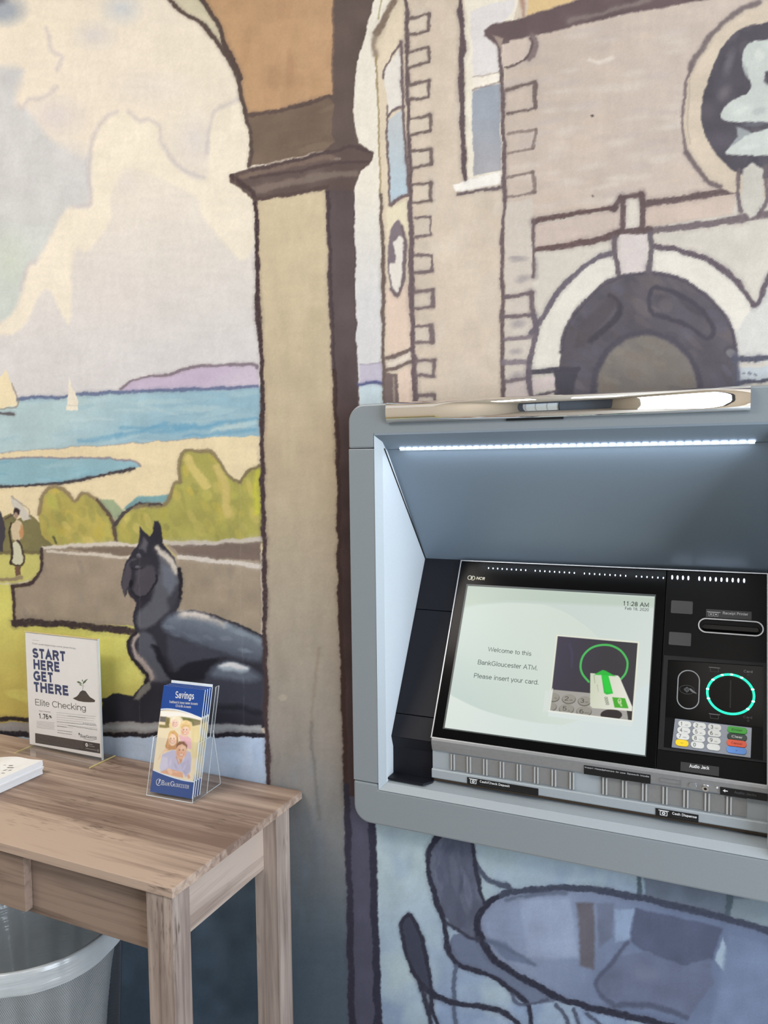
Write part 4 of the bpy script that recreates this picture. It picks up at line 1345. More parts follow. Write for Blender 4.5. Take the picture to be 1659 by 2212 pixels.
# the next arch, past the edge of the photo
nx = lambda P: [((u - 1390) * 1.22 + 1990, (v - 700) * 1.22 + 690) for u, v in P]
cv.poly(nx(ring), (221, 215, 205), soft=3, mott=.02)
cv.poly(nx(half), (94, 89, 96), soft=3, mott=.06)
cv.poly(nx([(1282, 880), (1287, 807), (1315, 753), (1359, 725), (1400, 719), (1447, 732), (1493, 775), (1512, 822), (1516, 880)]), (124, 117, 112), soft=6, mott=.05)
cv.stroke(nx([(1174, 682), (1203, 632), (1250, 585), (1287, 560), (1330, 545), (1415, 533), (1468, 541), (1531, 563), (1587, 603), (1619, 647)]), 13, (98, 88, 96), a=.95)
cv.stroke([(1700, 456), (1900, 425), (2400, 340)], 16, (112, 100, 104), a=.95)
cv.stroke([(1655, 400), (1900, 362), (2400, 280)], 15, (98, 82, 84), a=.95)
cv.stroke([(1640, -40), (2000, -110), (2500, -220)], 40, (104, 88, 90), a=.95)
# medallion
med = [(1700, 0), (1640, 8), (1594, 28), (1540, 72), (1506, 119), (1481, 175), (1474, 250), (1481, 328), (1505, 362), (1547, 400), (1600, 420), (1700, 425), (1800, 380), (1850, 220), (1800, 60)]
cv.poly(med, (206, 191, 173), soft=4, smooth=True, mott=.03)
cv.stroke([(1640, 6), (1594, 26), (1540, 72), (1506, 119), (1490, 150)], 11, (116, 104, 106), a=.9, soft=5)
cv.stroke([(1495, 140), (1481, 180), (1475, 250), (1480, 320), (1490, 340)], 6, (118, 104, 106), a=.85)
cv.stroke([(1490, 170), (1486, 240), (1490, 310)], 4, (176, 160, 146), a=.6)
cv.stroke([(1482, 330), (1503, 362), (1530, 392), (1556, 404)], 11, (114, 101, 103), a=.95, soft=4)
cv.poly([(1700, 48), (1650, 48), (1603, 62), (1559, 103), (1531, 166), (1515, 235), (1522, 291), (1547, 332), (1587, 369), (1650, 385), (1750, 380), (1790, 220)], (88, 83, 91), soft=3, smooth=True, mott=.08,
        dabs=(26, [(104, 99, 106), (76, 72, 82), (112, 106, 110)], 14, 24, 20, .5))
cv.dab((1575, 135), 14, 40, 15, (116, 111, 118), .7, soft=.7)
cv.dab((1565, 200), 16, 24, 30, (120, 115, 118), .6, soft=.7)
ST = (196, 200, 195)
cv.poly([(1592, 330), (1575, 318), (1592, 296), (1590, 275), (1612, 278), (1640, 300), (1700, 300), (1700, 340)], (152, 156, 158), soft=4)
cv.poly(spline([(1605, 112), (1616, 94), (1640, 89), (1700, 92), (1700, 140), (1660, 150), (1652, 165), (1664, 190), (1700, 195), (1700, 262), (1637, 264), (1578, 261), (1556, 252), (1570, 226), (1600, 208), (1622, 192), (1618, 165), (1606, 140)], True), ST, soft=3, mott=.04)
cv.poly([(1567, 330), (1594, 306), (1628, 286), (1700, 280), (1700, 330), (1610, 337)], ST, soft=3, smooth=True)
for c, rx, ry, an, col in (((1640, 120), 14, 18, 0, (212, 214, 208)), ((1612, 150), 6, 20, -15, (168, 172, 170)), ((1600, 240), 26, 8, -20, (208, 212, 206)), ((1640, 240), 20, 9, -15, (176, 181, 180)), ((1630, 268), 30, 6, -5, (110, 110, 118)),
                           ((1620, 318), 30, 7, -12, (206, 210, 206)), ((1656, 175), 8, 14, 0, (90, 86, 94))):
    cv.dab(c, rx, ry, an, col, .8, soft=.5)
cv.poly([(1604, 366), (1625, 352), (1650, 366), (1648, 440), (1638, 462), (1620, 470), (1602, 454)], (198, 193, 184), soft=4, mott=.04)
cv.stroke([(1596, 366), (1594, 420), (1600, 456)], 9, (108, 96, 100), a=.9)
cv.stroke([(1654, 360), (1656, 430), (1640, 462)], 9, (108, 98, 102), a=.9)

# --- patio below the machine
cv.poly([(812, 1740), (2600, 1740), (2600, 2800), (834, 2800), (826, 2212), (815, 1900)], (172, 190, 198), soft=3, mott=.05, grad=((134, 152, 182), (900, 1860), (1000, 2180)),
        dabs=(160, [(172, 190, 198), (150, 170, 192), (160, 176, 198), (178, 196, 202), (136, 154, 182)], 34, 44, 10, .45))
CH, CD = (88, 93, 112), (48, 49, 64)
cv.poly(g9((1170, 200), (1659, 250), (1900, 300), (1900, 480), (1659, 450), (1180, 330)), (104, 114, 130), soft=5, mott=.05)
cv.poly(g9((1515, 330), (1900, 300), (1900, 560), (1659, 440), (1510, 400)), (128, 142, 152), soft=5, mott=.04)
cv.poly(g9((430, 470), (530, 480), (620, 580), (760, 660), (840, 720), (720, 735), (660, 690), (600, 640), (440, 575)), (104, 114, 138), soft=4, smooth=True)
cv.poly(g9((370, 70), (500, 80), (515, 180), (530, 260), (552, 345), (518, 400), (525, 495), (430, 440), (390, 380), (345, 260), (335, 150)), CH, soft=4, mott=.06,
        dabs=(40, [(108, 113, 133), (76, 80, 100), (96, 102, 122), (116, 122, 142)], 8, 34, -3, .55))
cv.stroke(g9((520, 190), (555, 245), (600, 268), (645, 285)), 11, (72, 80, 98), a=.95)
cv.stroke(g9((640, 272), (660, 290)), 9, (72, 80, 98), a=.9)
top = g9((522, 430), (545, 370), (600, 322), (720, 292), (870, 286), (1050, 302), (1250, 345), (1500, 406), (1700, 470), (2100, 600), (2100, 1100), (1400, 860), (1200, 806), (1000, 760), (850, 716), (740, 662), (620, 590), (552, 512))
cv.poly(top, (132, 144, 170), soft=4, mott=.04, grad=((104, 116, 144), (1200, 1960), (1420, 2050)))
for P, col, sf in ((g9((690, 330), (890, 330), (920, 560), (720, 560)), (146, 158, 184), 10), (g9((915, 340), (980, 345), (985, 600), (925, 590)), (98, 95, 104), 7),
                   (g9((990, 345), (1062, 345), (1050, 480), (1000, 520)), (104, 112, 134), 7), (g9((1062, 372), (1140, 365), (1118, 490), (1060, 500)), (138, 156, 184), 6),
                   (g9((1140, 365), (1484, 440), (1440, 565), (1330, 590), (1170, 530), (1118, 490)), (82, 89, 112), 6),
                   (g9((985, 650), (1060, 560), (1180, 530), (1330, 590), (1430, 560), (1450, 650), (1350, 790), (1100, 745), (1010, 705)), (100, 108, 132), 6),
                   (g9((1484, 480), (1502, 540), (1490, 620), (1450, 570)), (160, 178, 196), 4), (g9((1505, 470), (1900, 560), (1900, 900), (1430, 860), (1470, 650)), (112, 126, 154), 10),
                   (g9((560, 480), (640, 500), (700, 560), (760, 590), (640, 570)), (104, 116, 142), 6)):
    cv.poly(P, col, soft=sf, a=.95, mott=.05)
cv.stroke(g9((1110, 500), (1040, 590), (990, 650), (1010, 705), (1060, 745)), 10, (78, 84, 106), a=.8, soft=5)
cv.stroke(g9((1080, 745), (1200, 745), (1340, 790)), 12, (72, 78, 98), a=.7, soft=6)
cv.dab(g9((1180, 620))[0], 40, 24, 10, (116, 124, 146), .6, soft=.7)
cv.stroke(g9((1158, 200), (1155, 320)), 10, (76, 90, 100), a=.9, smooth=False)
cv.stroke(g9((1512, 260), (1500, 410)), 14, (76, 90, 100), a=.9, smooth=False)
cv.stroke(g9((545, 370), (600, 322), (720, 292), (870, 286), (1050, 302), (1250, 345), (1500, 406), (1700, 470), (2000, 570)), 15, (60, 65, 82), a=.95)
cv.stroke(g9((640, 330), (760, 308), (870, 306)), 10, (84, 92, 112), a=.7, soft=6)
cv.stroke(g9((600, 322), (545, 372), (524, 430), (555, 512), (620, 588), (740, 660), (850, 715), (1000, 762), (1200, 806), (1400, 862), (1700, 950)), 15, (46, 47, 62), a=1)
cv.stroke(g9((400, 60), (352, 105), (334, 160), (340, 240), (365, 330), (398, 420), (408, 510), (438, 575), (520, 610), (600, 640), (680, 700), (722, 740), (732, 830)), 11, CD, a=1, vary=.3)
cv.stroke(g9((500, 80), (515, 180), (530, 260), (550, 345)), 9, CD, a=.95)
cv.stroke(g9((412, 425), (470, 462), (528, 488)), 7, (58, 60, 76), a=.95)
cv.stroke(g9((560, 490), (640, 520), (750, 585)), 8, (92, 102, 126), a=.8, soft=4)
cv.stroke(g9((440, 590), (434, 700), (440, 830)), 9, (82, 92, 114), a=.9)
cv.stroke(g9((660, 700), (690, 740), (800, 720)), 7, (74, 80, 100), a=.8)
cv.poly(g9((262, 392), (232, 420), (236, 500), (270, 600), (318, 690), (345, 690), (332, 560), (300, 450)), (62, 66, 83), soft=3)
cv.stroke(g9((332, 690), (270, 600), (237, 500), (230, 425), (258, 394), (285, 420), (318, 510), (334, 600), (345, 690), (350, 760), (380, 840)), 8, CD, a=1)
cv.stroke(g9((300, 650), (335, 760), (345, 840)), 9, CD, a=.95)
cv.stroke(g9((340, 692), (430, 735), (530, 745), (620, 768), (690, 820), (720, 860)), 12, CD, a=1)
for P in (g9((835, 740), (870, 790), (880, 840)), g9((900, 760), (935, 840)), g9((950, 775), (1030, 840))):
    cv.stroke(P, 8, (74, 80, 100), a=.9)

# --- joins of the wall covering
for X_ in ((506, 517, 528), (300, 300, 304)):
    cv.stroke([(X_[0], 300), (X_[1], 1000), (X_[2], 1700)], 2.0, (228, 222, 214), a=.10, dry=.6, vary=0)

# brush grain over everything
nb = vnoise(UU, VV, 34, 9, 21) * .5 + vnoise(UU, VV, 9, 30, 22) * .5
cv.C *= (1 + .022 * nb + .018 * vnoise(UU, VV, 3.2, 3.2, 23) + .015 * vnoise(UU, VV, 60, 60, 24))[..., None]

ATM = dict(x0=-.614, x1=.100, z0=.737, z1=1.4705)
keep = ~((XX[:-1, :-1] > ATM['x0'] + .02) & (XX[1:, 1:] < ATM['x1'] - .02) & (ZZ[:-1, :-1] > ATM['z0'] + .02) & (ZZ[1:, 1:] < ATM['z1'] - .02))
M_MURAL = painted_mat('mural_paint', rough=0.8, weave=0.35, spec=0.2, gain=WALL_GAIN)
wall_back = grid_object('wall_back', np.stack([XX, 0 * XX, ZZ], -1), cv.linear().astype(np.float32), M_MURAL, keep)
wall_back['kind'] = 'structure'

# ================================================================== THE CASH MACHINE
M_GREY = mat('grey_powder_coat', (140, 148, 154), 0.42, 0.15, var=0.02, scale=300, bump=0.02)
M_PANEL = mat('grey_canopy_coat', (122, 136, 150), 0.40, 0.15, var=0.02, scale=300)
M_PALE = mat('pale_grey_coat', (214, 221, 228), 0.42, 0.1, var=0.02, scale=300)
M_MID = mat('mid_grey_coat', (160, 168, 174), 0.42, 0.1, var=0.02, scale=300)
M_BLACK = mat('black_plastic', (24, 25, 32), 0.45, var=0.08, scale=200, spec=0.2)
M_GLOSS = mat('gloss_black', (9, 9, 10), 0.14, var=0.05, spec=0.07)
M_MODULE = mat('module_black', (13, 13, 15), 0.32, var=0.05, spec=0.08)
M_SILVER = mat('satin_silver', (170, 172, 176), 0.34, 0.75, var=0.04, scale=200)
M_CHROME = mat('chrome', (238, 236, 234), 0.03, 1.0, var=0.005)
M_SHUT = mat('shutter_grey', (138, 138, 138), 0.4, 0.3, var=0.04, scale=250)
M_RIB = mat('shutter_rib', (205, 208, 210), 0.3, 0.5, var=0.02)
M_WHITE = mat('white_print', (225, 226, 228), 0.5, var=0.01)
M_OUTL = mat('pale_outline', (150, 154, 160), 0.4, var=0.02)
M_STICK = mat('grey_sticker', (58, 58, 62), 0.5, var=0.04)
M_LBL = mat('black_label', (16, 16, 18), 0.35, var=0.05)
M_SEAM = mat('dark_gap', (14, 15, 18), 0.6, var=0.05)
M_LED = mat('led_lit', (235, 242, 255), 0.4, emit=(225, 236, 255), estr=7, var=0.01)
M_LEDS = mat('led_lit_small', (225, 235, 255), 0.4, emit=(205, 222, 255), estr=4, var=0.01)

x0, x1, z0, z1 = ATM['x0'], ATM['x1'], ATM['z0'], ATM['z1']
XI0, XI1, ZI0, ZI1 = -.565, .051, .801, 1.417
XW, XE = -.555, .0445              # recess side walls
atm = thing('cash_machine', ((x0 + x1) / 2, 0.1, z0), 'large grey wall-mounted cash machine with black screen surround, set into the painted wall', 'cash machine')
FF = FRONT(-.03)
R = .03
arc = lambda cx, cz, a0, a1: [(cx + R * math.cos(math.radians(a)), cz + R * math.sin(math.radians(a))) for a in np.linspace(a0, a1, 8)]
ZS1, ZS0 = 1.395, .811

# surround, in the four pieces whose joins show
part('surround_panel', atm, MB().prism(FF, arc(x1 - R, z1 - R, 0, 90) + arc(x0 + R, z1 - R, 90, 180) +
     [(x0, ZS1 + .0004), (XI0, ZS1 + .0004), (XI0, ZI1), (XI1, ZI1), (XI1, ZS1 + .0004), (x1, ZS1 + .0004)], -.03, 0, M_GREY), bevel=.0035)
part('surround_panel', atm, MB().box(FF, x0, XI0, ZS0 + .0004, ZS1 - .0004, -.03, 0, M_GREY), bevel=.0012)
part('surround_panel', atm, MB().box(FF, XI1, x1, ZS0 + .0004, ZS1 - .0004, -.03, 0, M_GREY), bevel=.0012)
part('surround_panel', atm, MB().prism(FF, arc(x0 + R, z0 + R, 180, 270) + arc(x1 - R, z0 + R, 270, 360) +
     [(x1, ZS0 - .0004), (XI1, ZS0 - .0004), (XI1, ZI0), (XI0, ZI0), (XI0, ZS0 - .0004), (x0, ZS0 - .0004)], -.03, 0, M_GREY), bevel=.0035)
# light chamfer around the opening
mb = MB()
mb.face([(XI0, -.0305, ZI0), (XI0, -.0305, ZI1), (XW, -.018, ZI1 - .01), (XW, -.018, ZS0)], M_MID)
mb.face([(XI1, -.0305, ZI1), (XI1, -.0305, ZI0), (XE, -.018, ZS0), (XE, -.018, ZI1 - .01)], M_MID)
mb.face([(XI1, -.0305, ZI0), (XI0, -.0305, ZI0), (XW, -.018, ZS0), (XE, -.018, ZS0)], M_MID)
part('recess_trim', atm, mb)
# top lip, sloped canopy panel and recess sides
CANY, CANZ = .1765, 1.181          # deep lower edge of the canopy panel
part('canopy_lip', atm, MB().prism(Frame((XI0, 0, 0), (0, 1, 0), (0, 0, 1)), [(-.0305, ZI1), (-.004, 1.3935), (.004, 1.3935), (.004, 1.425), (-.029, 1.425)], 0, XI1 - XI0, M_PANEL))
part('canopy_panel', atm, MB().prism(Frame((XW, 0, 0), (0, 1, 0), (0, 0, 1)), [(.001, 1.3925), (CANY, CANZ), (CANY, CANZ + .012), (.001, 1.4045)], .0008, XE - XW - .0008, M_PANEL))
side = [(-.018, ZS0), (.0118, ZS0), (.0118, .866), (.0042, .8868), (CANY, CANZ + .004), (.0, 1.3965), (-.018, 1.406)]
part('recess_side', atm, MB().prism(Frame((XW, 0, 0), (0, 1, 0), (0, 0, 1)), side, -.004, 0, M_PALE))
part('recess_side', atm, MB().prism(Frame((XE, 0, 0), (0, 1, 0), (0, 0, 1)), side, 0, .004, M_PALE))
part('panel_gap', atm, MB().sweep([(XW + .0008, -.012, 1.3945), (XW + .0008, CANY, CANZ)], .0012, M_SEAM, n=6))
# unseen closed box behind the wall, added to stop light leaking through the gaps
mb = MB()
mb.box(FXYZ, x0 + .022, x1 - .022, .32, .33, z0 + .022, z1 - .022, M_SEAM)
mb.box(FXYZ, x0 + .022, x0 + .03, .0, .33, z0 + .022, z1 - .022, M_SEAM)
mb.box(FXYZ, x1 - .03, x1 - .022, .0, .33, z0 + .022, z1 - .022, M_SEAM)
mb.box(FXYZ, x0 + .022, x1 - .022, .0, .33, z0 + .022, z0 + .03, M_SEAM)
mb.box(FXYZ, x0 + .022, x1 - .022, .0, .33, z1 - .03, z1 - .022, M_SEAM)
part('case', atm, mb)

# chrome visor: bulging mirror strip with mitred ends
prof = [(-.0312, 1.4362), (-.0345, 1.4368), (-.0385, 1.4405), (-.0405, 1.4470), (-.0412, 1.4540), (-.0408, 1.4610), (-.0388, 1.4670), (-.0352, 1.4701), (-.0315, 1.4709)]
prof = [tuple(p) for p in spline(prof, False, 4)]
mb = MB()
vx0, vx1 = -.5385, .0120
ks = np.linspace(0, 1, 3)
for xa, xb, sgn in ((vx0, vx1, 1),):
    ring_a = [(xa, y, z) for y, z in prof]
    ring_b = [(xb, y, z) for y, z in prof]
    n = len(prof)
    i = len(mb.v)
    mb.v += ring_a + ring_b
    for j in range(n - 1):
        mb.f.append((i + j, i + n + j, i + n + j + 1, i + j + 1))
        mb.mi.append(mb.mid(M_CHROME))
    mb.f.append(tuple(range(i, i + n)))
    mb.f.append(tuple(range(i + 2 * n - 1, i + n - 1, -1)))
    mb.mi += [mb.mid(M_CHROME)] * 2
o = part('chrome_visor', atm, mb, fix=True, label='mirror-chrome strip along the top edge')
o.data.polygons.foreach_set('use_smooth', [len(p.vertices) == 4 for p in o.data.polygons])
mb = MB()
mb.box(FRONT(-.03), -.335, -.245, 1.4335, 1.4364, 0, .003, M_SEAM)
part('camera_slot', atm, mb, bevel=.001)

# light strip under the lip
strip = part('light_strip', atm, MB().box(FRONT(-.004), -.528, .019, 1.3905, 1.3975, -.001, .0022, M_PALE), label='white light strip under the canopy lip')
for k in range(46):
    u = -.524 + .539 * k / 45
    part('led', strip, MB().prism(FRONT(-.006), ell(u, 1.3942, .0048, .0010 + .0006 * (k % 2), 10), 0, .0016, M_LED))
area('canopy_led_light', (-.255, -.010, 1.388), (-.255, .10, 1.0), .54, .012, .22, (0.80, 0.90, 1.0))

# ------------------------------------------------------------------ fascia
FA = Frame((XW, .0038, .8868), (1, 0, 0), (0, .4968, .8679))
FA.n = np.array([0, -.8679, .4968])
VT = .343
# black side column in three pieces, kink and foot
for va, vb in ((.0, .0407), (.0417, .2376), (.2386, VT)):
    part('side_column', atm, MB().box(FA, .0006, .0800, va, vb, -.012, 0, M_BLACK), bevel=.0008)
part('column_base', atm, MB().prism(Frame((XW + .0006, 0, 0), (0, 1, 0), (0, 0, 1)), [(.0045, .8862), (.0120, .8655), (.0108, .8170), (.024, .8170), (.024, .8862)], 0, .0790, M_BLACK))
part('column_foot', atm, MB().prism(FXYZ, [(-.5545, -.0135), (-.4875, -.0150), (-.4765, .0010), (-.4765, .012), (-.5545, .0125)], .8150, .8185, M_BLACK), bevel=.0004)

# screen module: silver edged bezel with the right-hand control panel
HM = .008
bez = part('screen_bezel', atm, MB().box(FA, .0786, .4448, .0078, .3362, -.012, HM, M_GLOSS), bevel=.001, label='glossy black screen surround')
part('bezel_edge', atm, MB().band(FA, [(.0766, .0060), (.5995, .0060), (.5995, .3384), (.0766, .3384)], [(.0786, .0078), (.5975, .0078), (.5975, .3366), (.0786, .3366)], -.01, HM + .0006, M_SILVER),
     label='thin silver edge around the fascia')
# picture on the screen
SU0, SU1, SV0, SV1 = .0988, .4282, .0257, .2872
su, sv_ = np.meshgrid(np.linspace(SU0, SU1, 420), np.linspace(SV0, SV1, 330))
SP = FA.o + su[..., None] * FA.ex + sv_[..., None] * FA.ey + (HM + .0007) * FA.n
sU, sV = project(SP[..., 0], SP[..., 1], SP[..., 2])
sc = Canvas(sU, sV, (216, 229, 219), rough=0.0)
SQ = d2(3.318, 740, 1180)
SR = d2(3.318, 1159, 1180)
SZ = d2(7.9, 1180, 1360)
sc.poly([(940, 1240), (1440, 1270), (1420, 1660), (930, 1600)], (205, 220, 212), soft=1, grad=((226, 235, 230), (1000, 1280), (1360, 1600)))
sc.poly(spline(SQ((880, 440), (1010, 418), (1180, 406), (1350, 412), (1500, 428)) + SR((0, 410), (120, 440), (250, 500), (430, 640), (600, 860), (700, 1100), (500, 1280), (200, 1360), (-100, 1380), (-300, 1360)) +
               SQ((1000, 1210), (780, 1075)), True), (222, 233, 222), soft=1, grad=((206, 223, 216), (1180, 1420), (1000, 1480)))
sc.poly(spline(SQ((700, 1040), (790, 1075), (900, 1130), (1020, 1180), (1200, 1230), (1400, 1265), (1560, 1280)) + SR((150, 1290), (350, 1230), (600, 1120), (900, 1000), (900, 1700)) + SQ((700, 1700),), True),
        (230, 240, 233), soft=1.5, grad=((222, 235, 235), (1000, 1560), (1380, 1600)))
sc.poly(SQ((885, 270), (1659, 320)) + SR((300, 330), (860, 365), (855, 440), (400, 420), (0, 400)) + SQ((1400, 400), (1180, 395), (1000, 412), (870, 436)), (196, 212, 196), soft=8, a=.8)
pic = SZ((188, 98), (1578, 218), (1468, 1562), (44, 1390))
sc.poly(SZ((174, 86), (1590, 206), (1482, 1576), (30, 1402)), (240, 242, 224), soft=1)
sc.poly(SZ((196, 112), (1560, 232), (1458, 1548), (56, 1374)), (52, 48, 56), soft=1, grad=((58, 52, 72), (1300, 1450), (1210, 1420)))
sc.stroke(SZ((395, 250), (440, 420), (430, 640)), 5, (72, 60, 100), a=.6, soft=4)
sc.stroke(spline(SZ((725, 890), (620, 760), (585, 620), (630, 450), (760, 320), (930, 265), (1110, 275), (1270, 360), (1370, 500), (1385, 620), (1350, 750), (1270, 850)), False), 4.6, (72, 196, 92), soft=1, dry=0, vary=0)
sc.poly(SZ((100, 1022), (760, 1085), (1400, 1240), (1395, 1545), (1000, 1500), (56, 1374)), (172, 168, 162), soft=1)
sc.poly(SZ((1360, 1300), (1470, 1390), (1458, 1548), (1400, 1545)), (48, 44, 40), soft=1)
for c, rx, ry in (((120, 1150), 100, 72), ((385, 1180), 112, 76), ((650, 1215), 105, 78), ((80, 1310), 92, 70), ((345, 1350), 122, 80), ((645, 1390), 125, 80)):
    P = ell(c[0], c[1], rx, ry, 24)
    sc.poly(SZ(*ell(c[0], c[1] + 10, rx + 8, ry + 6, 24)), (98, 94, 86), soft=1)
    sc.poly(SZ(*P), (158, 154, 144), soft=1)
sc.poly(SZ(*ell(1110, 1455, 185, 95, 24)), (46, 34, 36), soft=1)
sc.poly(SZ((56, 1376), (1000, 1492), (1000, 1560), (40, 1440)), (240, 243, 236), soft=1)
sc.poly(SZ((40, 1395), (1470, 1562), (1470, 1660), (30, 1480)), (228, 238, 235), soft=1)
sc.poly(SZ((-20, 1040), (100, 1040), (56, 1376), (46, 1400), (-60, 1400)), (226, 235, 228), soft=1)
sc.poly(SZ((108, 1000), (92, 1040), (50, 1376), (40, 1390), (64, 1394), (118, 1005)), (240, 242, 228), soft=.8)
sc.poly(SZ((30, 1378), (1465, 1548), (1463, 1572), (28, 1404)), (244, 246, 236), soft=.8)
card = SZ((752, 742), (1225, 785), (1255, 820), (1470, 1320), (1465, 1392), (790, 1340), (748, 1300))
sc.poly(card, (218, 224, 200), soft=1, grad=((240, 240, 226), (1280, 1480), (1350, 1500)))
sc.poly(SZ((960, 688), (1010, 700), (1190, 800), (1090, 790), (1060, 790), (1140, 1090), (1030, 1110), (985, 1080), (940, 775), (820, 772), (860, 742)), (34, 190, 56), soft=1.5)
sc.poly(SZ((950, 780), (1050, 780), (1120, 1080), (1010, 1060)), (30, 214, 60), soft=3)
sc.poly(SZ((1125, 1152), (1345, 1172), (1405, 1345), (1165, 1330)), (72, 178, 40), soft=1)
sc.stroke(SZ(*ell(1250, 1215, 26, 32, 14)), 1.6, (226, 240, 190), soft=1, dry=0, closed=True, vary=0)
sc.stroke(SZ(*ell(1256, 1244, 20, 24, 14)), 1.4, (226, 240, 190), soft=1, dry=0, closed=True, vary=0)
for q_ in (((1262, 1276), (1284, 1280)), ((1266, 1290), (1290, 1294)), ((1270, 1304), (1292, 1308))):
    sc.stroke(SZ(*q_), 1.3, (226, 240, 190), soft=1, dry=0, vary=0, smooth=False)
for c in ((1020, 1165), (1028, 1200), (1036, 1235), (1044, 1270)):
    sc.stroke(SZ(*ell(c[0], c[1], 26, 12, 10)), 1, (110, 116, 96), soft=1, dry=0, closed=True, vary=0)
for a, b in (((815, 780), (830, 910)), ((870, 945), (890, 1060))):
    sc.stroke(SZ(a, b), 2, (170, 176, 152), a=.7, soft=1, dry=.6, smooth=False)
scr_cols = sc.linear().astype(np.float32)
M_SCREEN = painted_mat('lit_screen', rough=0.25, emission=0.76)
screen = grid_object('screen', SP, scr_cols, M_SCREEN, parent=atm, flip=False)
screen['label'] = 'lit screen with welcome message and card picture'
part('screen_edge', atm, MB().band(FA, [(SU0 - .003, SV0 - .002), (SU1 + .0015, SV0 - .002), (SU1 + .0015, SV1 + .0035), (SU0 - .003, SV1 + .0035)],
                                   [(SU0, SV0), (SU1, SV0), (SU1, SV1), (SU0, SV1)], HM, HM + .0011, mat('screen_edge_grey', (62, 70, 70), 0.3)))
M_INK = mat('screen_ink', (72, 84, 80), 0.6, var=0.02)
M_INKD = mat('screen_ink_dark', (36, 46, 42), 0.6, var=0.02)
HT = HM + .0013
mb = MB()
letter_px(mb, FA, 'Welcome to this', SQ((1040, 752))[0], SQ((1352, 786))[0], 9.6, HT, M_INK)
letter_px(mb, FA, 'BankGloucester ATM.', SQ((968, 846))[0], SQ((1396, 890))[0], 10.4, HT, M_INK)
letter_px(mb, FA, 'Please insert your card.', SQ((940, 942))[0], SQ((1402, 992))[0], 10.4, HT, M_INK)
part('screen_message', screen, mb)
mb = MB()
letter_px(mb, FA, '11:28 AM', SR((620, 425))[0], SR((804, 437))[0], 9.8, HT, M_INKD, w=0.153)
letter_px(mb, FA, 'Feb 18, 2020', SR((633, 455))[0], SR((804, 466))[0], 6.2, HT, M_INKD, w=0.128)
part('screen_clock', screen, mb)
mb = MB()
M_INKP = mat('picture_ink', (50, 46, 44), 0.6, var=.02)
for t, a, b, cp in (('2', (305, 1208), (378, 1214), 9.2), ('3', (580, 1245), (645, 1250), 9.2), ('5', (275, 1378), (345, 1384), 9.2), ('6', (565, 1428), (635, 1434), 9.2),
                    ('ABC', (392, 1212), (455, 1218), 3), ('DEF', (668, 1250), (716, 1254), 3), ('JKL', (360, 1396), (415, 1400), 3), ('MNO', (650, 1430), (735, 1436), 3), ('oz', (135, 1175), (185, 1180), 3)):
    letter_px(mb, FA, t, SZ(a)[0], SZ(b)[0], cp, HT, M_INKP)
part('picture_key_digits', screen, mb)
# maker's mark: two linked rings and letters
M_GOLDP = mat('pale_gold_print', (232, 224, 200), 0.4, var=.02, emit=(232, 224, 200), estr=0.0)
mb = MB()
for c in ((912, 225), (934, 228)):
    uvc = FA.uv(*SQ(c)[0], HM + .0004)
    mb.band(FA, ell(uvc[0], uvc[1], .0044, .0044, 24), ell(uvc[0], uvc[1], .0033, .0033, 24), HM + .0002, HM + .0005, M_GOLDP)
uvc = FA.uv(*SQ((926, 227))[0], HM)
mb.prism(FA, ell(uvc[0], uvc[1], .0022, .0022, 16), HM + .0002, HM + .0005, M_GOLDP)
letter_px(mb, FA, 'NCR', SQ((957, 238))[0], SQ((1017, 243))[0], 6.2, HM + .0005, M_GOLDP, w=0.211, slant=.12)
part('maker_mark', atm, mb)

# small lamps along the top of the bezel and brighter ones over the card side
gap = {10, 20, 30}
n = 0
for k in range(36):
    if k in (9, 19, 29):
        continue
    u = .1330 + (.4400 - .1330) * k / 35
    v = .3246 - .0030 * k / 35
    part('indicator_lamp', atm, MB().prism(FA, ell(u, v, .0009, .0015, 8), HM - .001, HM + .0009, M_LEDS))
for k in range(14):
    if k == 4:
        continue
    u = .4540 + (.5640 - .4540) * k / 13
    part('indicator_lamp', atm, MB().prism(FA, ell(u, .3236, .0013, .0034, 8), HM - .001, HM + .0012, M_LED))

# right-hand panel
part('control_panel', atm, MB().box(FA, .4454, .5975, .0078, .3362, -.012, HM - .0008, M_MODULE), bevel=.001)
HP = HM - .0008
for a, b in (((.4545, .2605), (.4880, .2827)), ((.4538, .2062), (.4875, .2280))):
    part('blank_plate', atm, MB().prism(FA, rrect(a[0], b[0], a[1], b[1], .002), HP - .0005, HP + .0006, M_STICK))
lab = part('receipt_label', atm, MB().box(FA, .5085, .5755, .2575, .2712, HP - .0004, HP + .0004, mat('label_charcoal', (32, 32, 35), .45)))
M_GPRINT = mat('grey_print', (168, 170, 174), .5, var=.02)
mb = MB()
letter_px(mb, FA, 'Receipt Printer', SR((1335, 488))[0], SR((1516, 498))[0], 6.2, HP + .0006, M_GPRINT, w=0.179)
ic = FA.uv(*SR((1272, 486))[0], HP)
mb.box(FA, ic[0] - .0105, ic[0] + .0095, ic[1] + .0026, ic[1] + .0036, HP + .0004, HP + .0007, M_GPRINT)
for dx in (-.0045, .003):
    mb.band(FA, rrect(ic[0] + dx - .0035, ic[0] + dx + .0035, ic[1] - .004, ic[1] + .0025, .001, 3), rrect(ic[0] + dx - .003, ic[0] + dx + .003, ic[1] - .0035, ic[1] + .002, .001, 3), HP + .0004, HP + .0007, M_GPRINT)
    mb.box(FA, ic[0] + dx - .0014, ic[0] + dx + .0014, ic[1] - .0018, ic[1] + .0004, HP + .0004, HP + .0007, M_GPRINT)
part('receipt_lettering', lab, mb)
